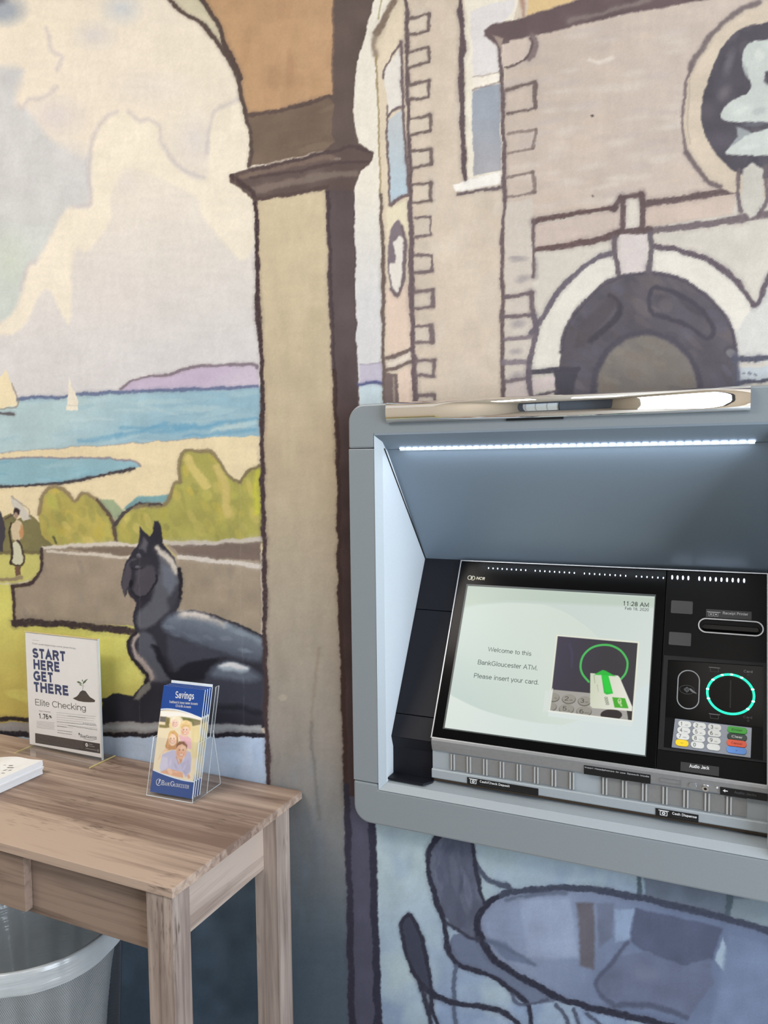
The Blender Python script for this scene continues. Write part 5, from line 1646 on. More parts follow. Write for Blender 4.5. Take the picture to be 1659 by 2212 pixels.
slot = part('receipt_slot', atm, MB().band(FA, rrect(.4972, .5930, .2303, .2552, .0122, 8), rrect(.4990, .5912, .2321, .2534, .0106, 8), HP - .001, HP + .0025, mat('slot_ring_white', (200, 203, 208), .35)),
            label='white-rimmed receipt slot')
part('slot_mouth', slot, MB().prism(FA, rrect(.5035, .5870, .2350, .2450, .004, 6), HP, HP + .0045, M_GLOSS), bevel=.0015)

# card reader
part('card_reader_frame', atm, MB().band(FA, [(.4462, .0375), (.5970, .0385), (.5970, .1895), (.4476, .1880)], [(.4545, .0420), (.5925, .0420), (.5925, .1835), (.4545, .1800)], HP - .001, HP + .0016, mat('reader_frame', (24, 24, 27), .5, spec=.25)),
     bevel=.0006)
rd = part('card_reader', atm, MB().prism(FA, [(.4545, .0885), (.5925, .0900), (.5925, .1835), (.4545, .1800)], HP - .001, HP + .0004, M_GLOSS))
HR = HP + .0006
rc = (.5470, .1352)
M_RING = mat('ring_lit', (0, 220, 165), .4, emit=(0, 236, 176), estr=1.0, var=.01)
M_RINGB = mat('ring_lit_spot', (160, 255, 225), .4, emit=(150, 255, 222), estr=1.9, var=.01)
rg = part('light_ring', rd, MB().band(FA, ell(rc[0], rc[1], .0346, .0322, 56), ell(rc[0], rc[1], .0312, .0289, 56), HR - .0004, HR + .0012, M_RING), label='glowing green ring around the card slot')
mb = MB()
for a in (20, 62, 88, 112, 140, 172, 200, 345, 318):
    a = math.radians(a)
    mb.prism(FA, ell(rc[0] + .0329 * math.cos(a), rc[1] + .0306 * math.sin(a), .0024, .0016, 10, a + math.pi / 2), HR, HR + .0015, M_RINGB)
part('ring_spots', rd, mb)
part('card_slot', rd, MB().prism(FA, ell(rc[0], rc[1], .0295, .0272, 40), HR - .0004, HR + .0003, mat('slot_black', (3, 3, 4), .3, spec=.1)))
part('card_mouth', rd, MB().box(FA, rc[0] - .0010, rc[0] + .0010, rc[1] - .0215, rc[1] + .0215, HR, HR + .001, M_SEAM))
tap = part('tap_pad', rd, MB().band(FA, rrect(.4700, .5030, .1045, .1668, .0160, 8), rrect(.4715, .5015, .1060, .1653, .0146, 8), HR - .0004, HR + .0006, M_OUTL), label='tap-to-pay pad outline with wave symbol')
M_DIM = mat('dim_print', (120, 122, 126), .5, var=.02)
M_FAINT = mat('faint_print', (70, 72, 75), .5, var=.02)
mb = MB()
tc_ = FA.uv(*SR((1078, 1028))[0], HR)
mb.band(FA, ell(tc_[0], tc_[1], .0112, .0072, 28), ell(tc_[0], tc_[1], .0107, .0067, 28), HR, HR + .0004, M_FAINT)
for k, r_ in enumerate((.0016, .0030, .0044, .0058)):
    P = [(tc_[0] - .0058 + r_ * 1.5 * math.cos(a), tc_[1] + r_ * .95 * math.sin(a)) for a in np.linspace(-.9, .9, 9)]
    Q = [(tc_[0] - .0058 + (r_ * 1.5 - .0005) * math.cos(a), tc_[1] + (r_ * .95 - .0004) * math.sin(a)) for a in np.linspace(-.9, .9, 9)]
    mb.band(FA, P, Q, HR, HR + .0004, M_OUTL, closed=False)
hd = [tuple(FA.uv(*q, HR)) for q in SR((1095, 1018), (1110, 1022), (1125, 1036), (1140, 1048), (1150, 1058), (1135, 1054), (1122, 1050), (1108, 1040), (1098, 1030))]
mb.prism(FA, hd[::-1], HR, HR + .0004, M_DIM)
part('tap_symbol', rd, mb)
for y_ in (868, 1203):
    mb = MB()
    a0_, a1_ = FA.uv(*SR((1235, y_))[0], HR), FA.uv(*SR((1316, y_ + 8))[0], HR)
    mb.box(FA, a0_[0], a1_[0], a1_[1], a1_[1] + .0009, HR, HR + .0004, M_DIM)
    mb.band(FA, rrect(a0_[0] + .002, a1_[0] - .002, a1_[1] - .0065, a1_[1], .001, 3), rrect(a0_[0] + .0025, a1_[0] - .0025, a1_[1] - .006, a1_[1] - .0005, .001, 3), HR, HR + .0004, M_FAINT)
    part('card_symbol', rd, mb)
for a_, b_, m_, y_ in (((1485, 904), (1548, 909), M_DIM, 922), ((1483, 1232), (1545, 1238), M_FAINT, 1250)):
    mb = MB()
    letter_px(mb, FA, 'Card', SR(a_)[0], SR(b_)[0], 5.4, HR + .0004, m_, w=.16)
    part('card_lettering', rd, mb)
    c_ = FA.uv(*SR((1517, y_))[0], HR)
    part('card_arrow', rd, MB().band(FA, ell(c_[0], c_[1], .0016, .0016, 6), ell(c_[0], c_[1], .0011, .0011, 6), HR, HR + .0004, M_FAINT))

# keypad
kp = part('keypad', atm, MB().prism(FA, [(.4660, .0430), (.5762, .0428), (.5775, .0876), (.4690, .0880)], HP - .001, HP + .0016, mat('keypad_plate', (128, 134, 146), .32, .55, var=.03)), bevel=.0006,
          label='brushed metal keypad')
KH = HP + .0016
KM = dict(w=mat('key_white', (214, 216, 214), .4, .15, var=.02), y=mat('key_yellow', (240, 205, 20), .4, var=.02), g=mat('key_green', (66, 176, 60), .4, var=.02),
          d=mat('key_dark_green', (8, 46, 38), .3, var=.02), r=mat('key_red', (236, 96, 66), .4, var=.02), b=mat('key_blue', (98, 152, 232), .4, var=.02))
M_KT = mat('key_digit', (40, 42, 46), .5, var=.02)
keys = [((1062, 1275), 'w', '1', 'QZ'), ((1168, 1287), 'w', '2', 'ABC'), ((1277, 1298), 'w', '3', 'DEF'), ((1055, 1320), 'w', '4', 'GHI'), ((1165, 1332), 'w', '5', 'JKL'), ((1275, 1342), 'w', '6', 'MNO'),
        ((1048, 1363), 'w', '7', 'PRS'), ((1160, 1378), 'w', '8', 'TUV'), ((1272, 1392), 'w', '9', 'WXY'), ((1042, 1410), 'y', '-', ''), ((1153, 1425), 'w', '0', ''), ((1268, 1440), 'w', '', ''),
        ((1438, 1318), 'g', 'Enter', ''), ((1437, 1367), 'd', 'Clear', ''), ((1434, 1413), 'r', 'Cancel', ''), ((1433, 1463), 'b', '+', '')]
for c, km, t, sub in keys:
    q = FA.uv(*SR(c)[0], KH + .001)
    big = km in 'gdrb'
    hw, hh = (.0137, .0049) if big else (.0094, .0049)
    mb = MB().prism(FA, rrect(q[0] - hw, q[0] + hw, q[1] - hh, q[1] + hh, .0046, 5), KH - .0005, KH + .0016, KM[km])
    ob = part('key', kp, mb, bevel=.0005)
    if t:
        kt = MB()
        if big:
            w_ = .0075 if len(t) > 1 else .0014
            m_ = M_WHITE if km in 'd' else {'g': mat('print_green', (40, 120, 40), .5), 'r': mat('print_red', (170, 50, 40), .5), 'b': mat('print_blue', (40, 80, 170), .5)}[km]
            letter(kt, FA, t, (q[0] - w_, q[1] - .0016), (q[0] + w_, q[1] - .0016), .0034 if len(t) > 1 else .003, KH + .0018, m_, w=0.153)
        elif km == 'y':
            kt.box(FA, q[0] - .0022, q[0] + .0022, q[1] - .0003, q[1] + .0003, KH + .0015, KH + .0018, mat('print_amber', (170, 130, 10), .5))
        else:
            letter(kt, FA, t, (q[0] - .0058, q[1] - .0028), (q[0] - (.0040 if t == '1' else .0022), q[1] - .0028), .0058, KH + .0018, M_KT)
            if sub:
                letter(kt, FA, sub, (q[0] + .0005, q[1] - .0022), (q[0] + .0052, q[1] - .0022), .0017, KH + .0018, mat('key_letter', (120, 122, 124), .5))
        part('key_legend', kp, kt)

aj = part('audio_label', atm, MB().prism(FA, [(.4800, .0105), (.5335, .0105), (.5335, .0240), (.4800, .0240)], HP - .0004, HP + .0004, mat('label_charcoal', (32, 32, 35), .45)))
mb = MB()
letter_px(mb, FA, 'Audio Jack', SR((1095, 1585))[0], SR((1238, 1602))[0], 7.4, HP + .0006, M_WHITE, w=0.173)
part('audio_lettering', aj, mb)

# ------------------------------------------------------------------ lower trim, shutters, shelf
LX0, LX1 = -.4765, XE
YZ = Frame((LX0, 0, 0), (0, 1, 0), (0, 0, 1))
LW = LX1 - LX0
part('lower_trim', atm, MB().prism(YZ, [(-.0008, .8975), (-.0030, .8930), (-.0030, .8860), (.0005, .8745), (.0105, .8735), (.0105, .8975)], 0, LW, M_SILVER), bevel=.0008, label='satin silver strip under the screen')
part('shutter_panel', atm, MB().box(FRONT(.0035), LX0, LX1, .8425, .8738, -.008, 0, M_MID))
for sx0, sx1, n_, p0 in ((-.4445, -.2355, 8, -.4425), (-.1917, .0166, 7, -.1895)):
    sh = part('shutter', atm, MB().box(FRONT(.0035), sx0, sx1, .8440, .8722, -.004, .0012, M_SHUT), bevel=.0005)
    for k in range(n_):
        xk = p0 + (.0288 if n_ == 8 else .0298) * k
        for dx in (0, .0052):
            part('shutter_rib', sh, MB().box(FRONT(.0035), xk + dx, xk + dx + .0022, .8445, .8718, .0008, .0032, M_RIB))
part('deposit_lip', atm, MB().prism(YZ, [(-.0010, .8425), (-.0022, .8405), (-.0022, .8275), (.0, .8255), (.0115, .8255), (.0115, .8425)], 0, LW, M_MID), bevel=.0006)
part('slot_gap', atm, MB().box(FRONT(.0075), LX0, LX1, .8185, .8262, -.003, 0, mat('bronze_lip', (96, 80, 66), .3, .6, var=.1)))
part('shelf', atm, MB().prism(Frame((XW, 0, 0), (0, 1, 0), (0, 0, 1)), [(-.0185, .8106), (.012, .8170), (.03, .8170), (.03, .806), (-.0185, .806)], 0, XE - XW, M_MID))
FT = FRONT(-.0034)
RF = d2(2.0256, 840, 1600)


def plate(name, xa, xb, za, zb, fr=FT):
    return part(name, atm, MB().box(fr, xa, xb, za, zb, -.0006, .0004, M_LBL))


p = plate('speech_label', -.2176, -.1172, .8745, .8885)
mb = MB()
letter(mb, FT, 'Insert Headphones to use Speech Mode', (-.2160, .8845), (-.1190, .8845), .0027, .0006, M_GPRINT, w=0.179)
part('speech_lettering', p, mb)
p = plate('deposit_label', -.4119, -.2905, .8255, .8378, FRONT(-.0026))
FL = FRONT(-.0026)


def icon(mb, fr, cx, cz, s):
    mb.box(fr, cx - s, cx + s, cz + .0028, cz + .0037, .0004, .0007, M_WHITE)
    mb.band(fr, rrect(cx - s * .72, cx + s * .72, cz - .0045, cz + .0026, .001, 3), rrect(cx - s * .60, cx + s * .60, cz - .0038, cz + .0019, .001, 3), .0004, .0007, M_WHITE)
    mb.band(fr, ell(cx, cz - .001, .0026, .0022, 12), ell(cx, cz - .001, .0012, .001, 12), .0004, .0007, M_WHITE)


mb = MB()
icon(mb, FL, -.4010, .8328, .0075)
letter(mb, FL, 'Cash/Check Deposit', (-.3895, .8323), (-.3385, .8323), .0040, .0006, M_WHITE, w=0.173)
for k in range(34):
    cx_ = -.3880 + .0025 * k
    if k % 5 == 3:
        continue
    mb.prism(FL, ell(cx_, .8282 + .0009 * (k % 2), .0004, .0004, 6), .0004, .0007, M_FAINT)
part('deposit_lettering', p, mb)
p = plate('dispense_label', -.1095, -.0485, .8255, .8378, FRONT(-.0026))
mb = MB()
icon(mb, FL, -.0978, .8326, .0075)
letter(mb, FL, 'Cash Dispense', (-.0855, .8322), (-.0508, .8322), .0040, .0006, M_WHITE, w=0.173)
for k in range(14):
    mb.prism(FL, ell(-.0845 + .0025 * k, .8282 + .0009 * (k % 2), .0004, .0004, 6), .0004, .0007, M_FAINT)
part('dispense_lettering', p, mb)
p = plate('jack_label', -.0195, XE - .001, .8752, .8862)
mb = MB()
mb.prism(FT, [(-.0158, .8815), (-.0125, .8838), (-.0125, .8822), (-.0090, .8822), (-.0090, .8808), (-.0125, .8808), (-.0125, .8792)], .0004, .0007, M_WHITE)
letter(mb, FT, 'Audio Jacks', (-.0005, .8800), (.0290, .8800), .0038, .0006, M_FAINT, w=0.173)
part('jack_lettering', p, mb)
part('volume_plate', atm, MB().band(FT, [(-.1045, .8755), (-.0735, .8755), (-.0735, .8862), (-.1045, .8862)], [(-.1038, .8762), (-.0742, .8762), (-.0742, .8855), (-.1038, .8855)], -.0006, .0004, mat('plate_line', (110, 112, 116), .4)))
part('volume_button', atm, MB().prism(FT, ell(-.0571, .8818, .0058, .0042, 24), -.001, .0012, M_SILVER), bevel=.0006, smooth=False)
jk = part('headphone_jack', atm, MB().band(FT, ell(-.0395, .8808, .0046, .0040, 24), ell(-.0395, .8808, .0022, .0019, 24), -.001, .0030, M_CHROME))
part('jack_hole', jk, MB().prism(FT, ell(-.0395, .8808, .0023, .0020, 16), -.001, .0004, M_SEAM))
part('pilot_lamp', atm, MB().prism(FT, ell(-.0234, .8845, .0013, .0013, 10), -.001, .0012, M_WHITE))

# ================================================================== THE TABLE
W_TOP = wood_mat('wood_top', 0, light=(184, 162, 146), dark=(126, 104, 92), plank=.122)
W_X = wood_mat('wood_along_shaded', 0, light=(150, 130, 117), dark=(102, 85, 75), plank=0, seed=2.0)  # drawer and apron wood darkened: shade of the table front put into the colour
W_Y = wood_mat('wood_side', 1, light=(188, 170, 158), dark=(140, 122, 112), plank=0, seed=5.0)
W_Z = wood_mat('wood_leg', 2, light=(182, 166, 156), dark=(126, 110, 102), plank=0, seed=8.0)
TX0, TX1, TY0, TY1, TZ = -1.935, -.7355, -.3705, -.0045, .760
table = thing('writing_table', ((TX0 + TX1) / 2, (TY0 + TY1) / 2, 0), 'greyed oak-look writing table with a drawer, standing against the painted wall', 'table')
part('tabletop', table, MB().box(FXYZ, TX0, TX1, TY0, TY1, .7452, TZ, W_TOP), bevel=.0008)
LT = .7452
for xa, xb in ((-.7868, -.7385), (TX0 + .003, TX0 + .0513)):
    for ya, yb in ((-.3685, -.3290), (-.0895, -.0460)):
        part('leg', table, MB().box(FXYZ, xa, xb, ya, yb, 0, LT, W_Z), bevel=.0008)
part('side_apron', table, MB().box(FXYZ, -.7830, -.7665, -.3290, -.0895, .645, LT, W_Y), bevel=.0005)
part('side_apron', table, MB().box(FXYZ, TX0 + .028, TX0 + .044, -.3290, -.0895, .645, LT, W_Y), bevel=.0005)
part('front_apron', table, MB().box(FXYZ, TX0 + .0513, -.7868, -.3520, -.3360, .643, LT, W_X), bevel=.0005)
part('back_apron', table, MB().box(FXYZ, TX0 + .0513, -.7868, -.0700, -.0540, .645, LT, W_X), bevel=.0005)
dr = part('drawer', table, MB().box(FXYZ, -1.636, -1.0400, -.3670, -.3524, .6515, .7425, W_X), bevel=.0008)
part('drawer_knob', dr, MB().prism(FRONT(-.367), ell(-1.338, .697, .013, .013, 20), 0, .02, mat('knob_metal', (60, 58, 56), .4, .8)), bevel=.004)

# ================================================================== WASTE BIN
BX, BY, BR_, BZ = -1.2020, -.2232, .165, .519
M_WIRE = mat('bin_wire', (46, 50, 58), .4, .5, var=.04)
M_LINER = bpy.data.materials.new('bin_liner_plastic')
M_LINER.use_nodes = True
nt = M_LINER.node_tree
b = nt.nodes['Principled BSDF']
nt.nodes.remove(b)
tc_l, mp_l, nz_l, bp_l = (nt.nodes.new('ShaderNode' + k) for k in ('TexCoord', 'Mapping', 'TexNoise', 'Bump'))
mp_l.inputs['Scale'].default_value = (7, 7, 110)
nz_l.inputs['Scale'].default_value, nz_l.inputs['Detail'].default_value = 1.0, 3
nt.links.new(tc_l.outputs['Object'], mp_l.inputs['Vector'])
nt.links.new(mp_l.outputs['Vector'], nz_l.inputs['Vector'])
nt.links.new(nz_l.outputs['Fac'], bp_l.inputs['Height'])
bp_l.inputs['Strength'].default_value, bp_l.inputs['Distance'].default_value = .7, .004
df, tl, tp, gl = (nt.nodes.new('ShaderNodeBsdf' + k) for k in ('Diffuse', 'Translucent', 'Transparent', 'Glossy'))
nz = nt.nodes.new('ShaderNodeTexNoise')
nz.inputs['Scale'].default_value = 18
rp = nt.nodes.new('ShaderNodeValToRGB')
rp.color_ramp.elements[0].color = (*srgb((222, 230, 236)), 1)
rp.color_ramp.elements[1].color = (*srgb((240, 245, 248)), 1)
nt.links.new(nz.outputs['Fac'], rp.inputs['Fac'])
nt.links.new(rp.outputs['Color'], df.inputs['Color'])
nt.links.new(rp.outputs['Color'], tl.inputs['Color'])
gl.inputs['Roughness'].default_value = .18
for n_ in (df, tl, gl):
    nt.links.new(bp_l.outputs['Normal'], n_.inputs['Normal'])
m1, m2, m3 = (nt.nodes.new('ShaderNodeMixShader') for _ in range(3))
m1.inputs['Fac'].default_value = .35
nt.links.new(df.outputs[0], m1.inputs[1])
nt.links.new(tl.outputs[0], m1.inputs[2])
m2.inputs['Fac'].default_value = .08
nt.links.new(m1.outputs[0], m2.inputs[1])
nt.links.new(tp.outputs[0], m2.inputs[2])
m3.inputs['Fac'].default_value = .10
nt.links.new(m2.outputs[0], m3.inputs[1])
nt.links.new(gl.outputs[0], m3.inputs[2])
nt.links.new(m3.outputs[0], nt.nodes['Material Output'].inputs['Surface'])

wbin = thing('waste_bin', (BX, BY, 0), 'dark wire mesh waste bin with a white plastic liner under the table', 'waste bin')
rad = lambda z: .138 + (BR_ - .138) * (z / BZ)
NA, NZ = 320, 156
mb = MB()
for j in range(NZ + 1):
    z = .012 + (BZ - .014) * j / NZ
    for i in range(NA):
        a = 2 * math.pi * (i + .5 * (j % 2)) / NA
        mb.v.append((BX + rad(z) * math.cos(a), BY + rad(z) * math.sin(a), z))
mid_ = mb.mid(M_WIRE)
for j in range(0, NZ - 1):
    for i in range(NA):
        # diamonds: bottom point, two sides, top point
        if (j % 2) == 0:
            p0, pl, pr, pt = j * NA + i, (j + 1) * NA + (i - 1) % NA, (j + 1) * NA + i, (j + 2) * NA + i
        else:
            p0, pl, pr, pt = j * NA + i, (j + 1) * NA + i, (j + 1) * NA + (i + 1) % NA, (j + 2) * NA + i
        mb.f.append((p0, pr, pt, pl))
        mb.mi.append(mid_)
o = part('wire_mesh', wbin, mb)
wf = o.modifiers.new('wires', 'WIREFRAME')
wf.thickness, wf.use_even_offset, wf.use_boundary = .00055, False, True
part('rim', wbin, MB().sweep([(BX + BR_ * math.cos(a), BY + BR_ * math.sin(a), BZ) for a in np.linspace(0, 2 * math.pi, 64, endpoint=False)], .004, M_WIRE, closed=True), smooth=True)
part('base', wbin, MB().prism(Frame((BX, BY, 0), (1, 0, 0), (0, 1, 0)), ell(0, 0, .139, .139, 48), 0.0, .014, M_WIRE))
# liner: folded over the rim outside, hanging in soft folds inside
rs = np.random.RandomState(3)
ph = rs.rand(6) * 6.28
mb = MB()
NL, rows = 200, []
prof = [(BR_ + .0052, BZ - .036, .0016), (BR_ + .0066, BZ - .030, .0010), (BR_ + .0066, BZ - .018, .0008), (BR_ + .0062, BZ - .006, .0005), (BR_ + .0050, BZ + .0042, .0004), (BR_ + .0010, BZ + .0062, .0004),
        (BR_ - .0056, BZ + .003, .0010), (BR_ - .0085, BZ - .02, .0025), (BR_ - .012, BZ - .06, .008), (BR_ - .018, BZ - .12, .014), (BR_ - .030, BZ - .22, .018), (BR_ - .044, BZ - .36, .016), (BR_ - .050, BZ - .45, .010), (.02, .03, .002)]
for r_, z_, am in prof:
    row = []
    for i in range(NL):
        a = 2 * math.pi * i / NL
        f = math.sin(5 * a + ph[0]) * .5 + math.sin(9 * a + ph[1]) * .35 + math.sin(17 * a + ph[2]) * .25 + abs(math.sin(3.5 * a + ph[3])) * .5 - .3
        row.append((BX + (r_ + am * f - max(am - .004, 0)) * math.cos(a), BY + (r_ + am * f - max(am - .004, 0)) * math.sin(a), z_ + (.0012 * math.sin(4 * a + ph[4]) + .0007 * math.sin(11 * a + ph[5]) if z_ < BZ - .028 and r_ > BR_ else 0)))
    rows.append(row)
for row in rows:
    mb.v += row
ml = mb.mid(M_LINER)
for j in range(len(rows) - 1):
    for i in range(NL):
        n = (i + 1) % NL
        mb.f.append((j * NL + i, j * NL + n, (j + 1) * NL + n, (j + 1) * NL + i))
        mb.mi.append(ml)
o = part('liner', wbin, mb, smooth=True, label='white plastic liner folded over the rim')

# ================================================================== SIGN HOLDER AND SIGN
M_CLEAR = clear_mat('clear_acrylic', base_alpha=.015)
M_EDGE_SHINE = mat('acrylic_edge_shine', (232, 214, 150), .15, var=.05, spec=.8)  # pale yellow: warm light shining in the acrylic edges, put into the colour
M_EDGEW = mat('acrylic_edge_white', (214, 220, 222), .15, var=.04, spec=.8)
SX0, SX1, SY = -1.4012, -1.1916, -.0400
SG = FRONT(SY)                                             # paper plane, normal to the viewer
sh = thing('sign_holder', ((SX0 + SX1) / 2, SY, TZ), 'clear acrylic sign holder with a flat base, standing at the back of the table', 'sign holder')
part('base_plate', sh, MB().box(FXYZ, SX0 + .002, SX1 + .003, -.0800, -.0075, TZ + .0003, TZ + .0028, M_CLEAR))
part('base_edge', sh, MB().box(FXYZ, SX1 + .003, SX1 + .0042, -.0800, -.0075, TZ + .0003, TZ + .0028, M_EDGE_SHINE).box(FXYZ, SX0 + .0008, SX0 + .002, -.0800, -.0075, TZ + .0003, TZ + .0028, M_EDGE_SHINE), label='side edges of the base, coloured with a warm shine')
part('front_plate', sh, MB().box(SG, SX0, SX1, TZ + .003, 1.0160, .0008, .0024, M_CLEAR))
part('back_plate', sh, MB().box(SG, SX0, SX1, TZ + .003, 1.0160, -.0024, -.0008, M_CLEAR))
part('top_edge', sh, MB().box(SG, SX0, SX1, 1.0160, 1.0172, -.0024, .0024, M_EDGE_SHINE))
part('side_edge', sh, MB().box(SG, SX1, SX1 + .0010, TZ + .003, 1.0172, -.0024, .0024, M_EDGEW))
M_PAPER = mat('paper_white', (249, 247, 246), .6, var=.01)
M_NAVY = mat('print_navy', (14, 40, 100), .6, var=.08)
M_BRN = mat('print_brown_black', (46, 38, 38), .5, var=.04)
M_TXT = mat('print_grey', (172, 167, 167), .5, var=.02)
M_LEAF = mat('print_leaf', (88, 110, 70), .5, var=.2)
sign = bpy.data.objects.new('poster', MB().box(SG, SX0 + .001, SX1 - .001, TZ + .0075, 1.0150, -.0006, .0003, M_PAPER).mesh('poster'))
link(sign)
sign['label'], sign['category'] = 'white sheet reading START HERE GET THERE in the clear stand on the table', 'poster'
P5 = lambda x, y: (x / 5.82, 1340 + y / 5.82)
HS = .0005


def lines_to(name, parent, items, fr, h, pf):
    mb = MB()
    for t, a, b_, cp, mt_, kw in items:
        letter_px(mb, fr, t, pf(*a), pf(*b_), cp, h, mt_, **kw)
    return part(name, parent, mb)


B1 = dict(w=.25)
lines_to('headline', sign, [('START', (412, 470), (822, 518), 21.5, M_NAVY, B1), ('HERE', (424, 612), (750, 652), 21.5, M_NAVY, B1),
                            ('GET', (424, 757), (668, 784), 21.5, M_NAVY, B1), ('THERE', (430, 896), (862, 950), 21.5, M_NAVY, B1)], SG, HS, P5)
lines_to('subtitle', sign, [('Elite Checking', (446, 1066), (1080, 1142), 13.6, M_BRN, dict(w=0.085))], SG, HS, P5)
lines_to('tagline', sign, [('From small beginnings come great things.', (408, 300), (958, 364), 3.6, M_TXT, {})], SG, HS, P5)
lines_to('rate', sign, [('1.76', (492, 1233), (610, 1246), 11, M_BRN, dict(w=0.179)), ('%', (616, 1228), (652, 1232), 6.0, M_BRN, dict(w=0.179)), ('Earn Interest', (492, 1145), (636, 1162), 3.2, M_TXT, {})], SG, HS, P5)
mb = MB()


def bar(a, b_, w, mt_, fr=SG, h=HS, pf=P5):
    p0, p1 = fr.uv(*pf(*a), h), fr.uv(*pf(*b_), h)
    L = np.linalg.norm(p1 - p0)
    t = 0.0
    while t < L - .0015:
        e = min(t + .0022 + .0050 * RNG.rand(), L)
        q0, q1 = p0 + (p1 - p0) * t / L, p0 + (p1 - p0) * e / L
        mb.prism(fr, [(q0[0], q0[1]), (q1[0], q1[1]), (q1[0], q1[1] + w), (q0[0], q0[1] + w)], h - .0001, h, mt_)
        t = e + .0009


for k in range(7):
    bar((462, 1268 + 14 * k), (690 - (k % 3) * 8, 1290 + 14 * k), .0006, M_TXT)
for k, (x_, e_, bd) in enumerate(((710, 1205, 0), (710, 1190, 0), (710, 1180, 0), (712, 1205, 0), (714, 1215, 1), (714, 1225, 0), (716, 920, 0))):
    y_ = 1160 + 29 * k
    bar((x_, y_), (e_, y_ + (e_ - x_) * .105), .0006 if not bd else .0008, M_BRN if bd else M_TXT)
for a, b_ in (((850, 1204), (1070, 1230)), ((1040, 1295), (1205, 1315)), ((860, 1325), (1225, 1382)), ((718, 1330), (840, 1345)), ((722, 1383), (905, 1408)), ((722, 1412), (912, 1440))):
    bar(a, b_, .0008, M_BRN)
bar((410, 250), (495, 258), .0006, M_TXT)
part('small_print', sign, mb)
mb = MB()
q = [tuple(SG.uv(*P5(*c), HS)) for c in ((445, 1540), (1258, 1675), (1255, 1550), (442, 1418))]
mb.prism(SG, q, HS - .0002, HS, M_BRN)
M_BL = mat('print_bar_line', (104, 94, 92), .5)
for k in range(7):
    h_ = HS + .0002
    for x_a, x_b in ((452, 1045),):
        p0, p1 = SG.uv(*P5(x_a, 1436 + 15 * k), h_), SG.uv(*P5(x_b - 60 * (k == 6), 1436 + 15 * k + (x_b - x_a) * .166 - 10 * (k == 6)), h_)
        mb.prism(SG, [tuple(p0), tuple(p1), (p1[0], p1[1] + .0007), (p0[0], p0[1] + .0007)], h_ - .0001, h_, M_BL)
c_ = SG.uv(*P5(1090, 1566), HS)
mb.band(SG, ell(c_[0], c_[1], .0034, .0038, 20), ell(c_[0], c_[1], .0015, .0018, 20), HS, HS + .0002, M_PAPER)
for a, b_ in (((1118, 1556), (1165, 1566)), ((1112, 1578), (1190, 1594)), ((1078, 1612), (1215, 1636))):
    p0, p1 = SG.uv(*P5(*a), HS), SG.uv(*P5(*b_), HS)
    mb.prism(SG, [tuple(p0), tuple(p1), (p1[0], p1[1] + .0009), (p0[0], p0[1] + .0009)], HS, HS + .0002, M_TXT)
c_ = SG.uv(*P5(1232, 1636), HS)
mb.band(SG, ell(c_[0], c_[1], .0022, .0024, 16), ell(c_[0], c_[1], .0014, .0016, 16), HS, HS + .0002, M_TXT)
part('footer_bar', sign, mb)
mb = MB()
mound = [tuple(SG.uv(*P5(*c), HS)) for c in ((915, 980), (960, 960), (985, 935), (1010, 895), (1040, 880), (1075, 890), (1100, 925), (1130, 965), (1165, 985), (1195, 1005), (1190, 1028), (1130, 1030), (1050, 1026), (990, 1015), (940, 995))]
mb.prism(SG, mound[::-1], HS - .0001, HS, mat('print_soil', (50, 38, 32), .6, var=.3, scale=900))
for lf in (((965, 770), (990, 765), (1020, 785), (1030, 800), (1000, 795), (975, 785)), ((1040, 800), (1045, 770), (1075, 750), (1105, 735), (1085, 760), (1070, 785)), ((990, 805), (1015, 803), (1035, 822), (1010, 818)), ((1030, 745), (1042, 750), (1040, 770), (1030, 765))):
    mb.prism(SG, [tuple(SG.uv(*P5(*c), HS)) for c in lf][::-1], HS - .0001, HS, M_LEAF)
for a, b_ in (((1038, 880), (1042, 800)), ((1030, 830), (1078, 822))):
    p0, p1 = SG.uv(*P5(*a), HS), SG.uv(*P5(*b_), HS)
    mb.prism(SG, [(p0[0], p0[1]), (p0[0] + .0007, p0[1]), (p1[0] + .0007, p1[1] + .0004), (p1[0], p1[1] + .0004)], HS - .0001, HS, M_LEAF)
part('seedling_picture', sign, mb)
mb = MB()
letter_px(mb, SG, 'B', P5(1012, 1468), P5(1036, 1471), 6.4, HS, M_BRN, w=.18, serif=.06, contrast=.5)
letter_px(mb, SG, 'ANK', P5(1038, 1472), P5(1082, 1478), 4.6, HS, M_BRN, w=.18, serif=.06, contrast=.5)
letter_px(mb, SG, 'G', P5(1086, 1478), P5(1114, 1481), 6.4, HS, M_BRN, w=.18, serif=.06, contrast=.5)
letter_px(mb, SG, 'LOUCESTER', P5(1116, 1482), P5(1216, 1490), 4.6, HS, M_BRN, w=.18, serif=.06, contrast=.5)
for a, b_ in (((1050, 1484), (1100, 1502)), ((1100, 1502), (1160, 1508)), ((1160, 1508), (1214, 1498))):
    p0, p1 = SG.uv(*P5(*a), HS), SG.uv(*P5(*b_), HS)
    mb.prism(SG, [tuple(p0), tuple(p1), (p1[0], p1[1] + .0006), (p0[0], p0[1] + .0006)], HS - .0001, HS, M_BRN)
c_ = SG.uv(*P5(996, 1432), HS)
mb.prism(SG, [(c_[0] - .0022, c_[1] + .001), (c_[0] - .0004, c_[1] - .0034), (c_[0] + .0012, c_[1] + .0002), (c_[0] + .0018, c_[1] + .0026), (c_[0] - .0004, c_[1] + .0030)], HS - .0001, HS, M_BRN)
part('bank_logo', sign, mb)

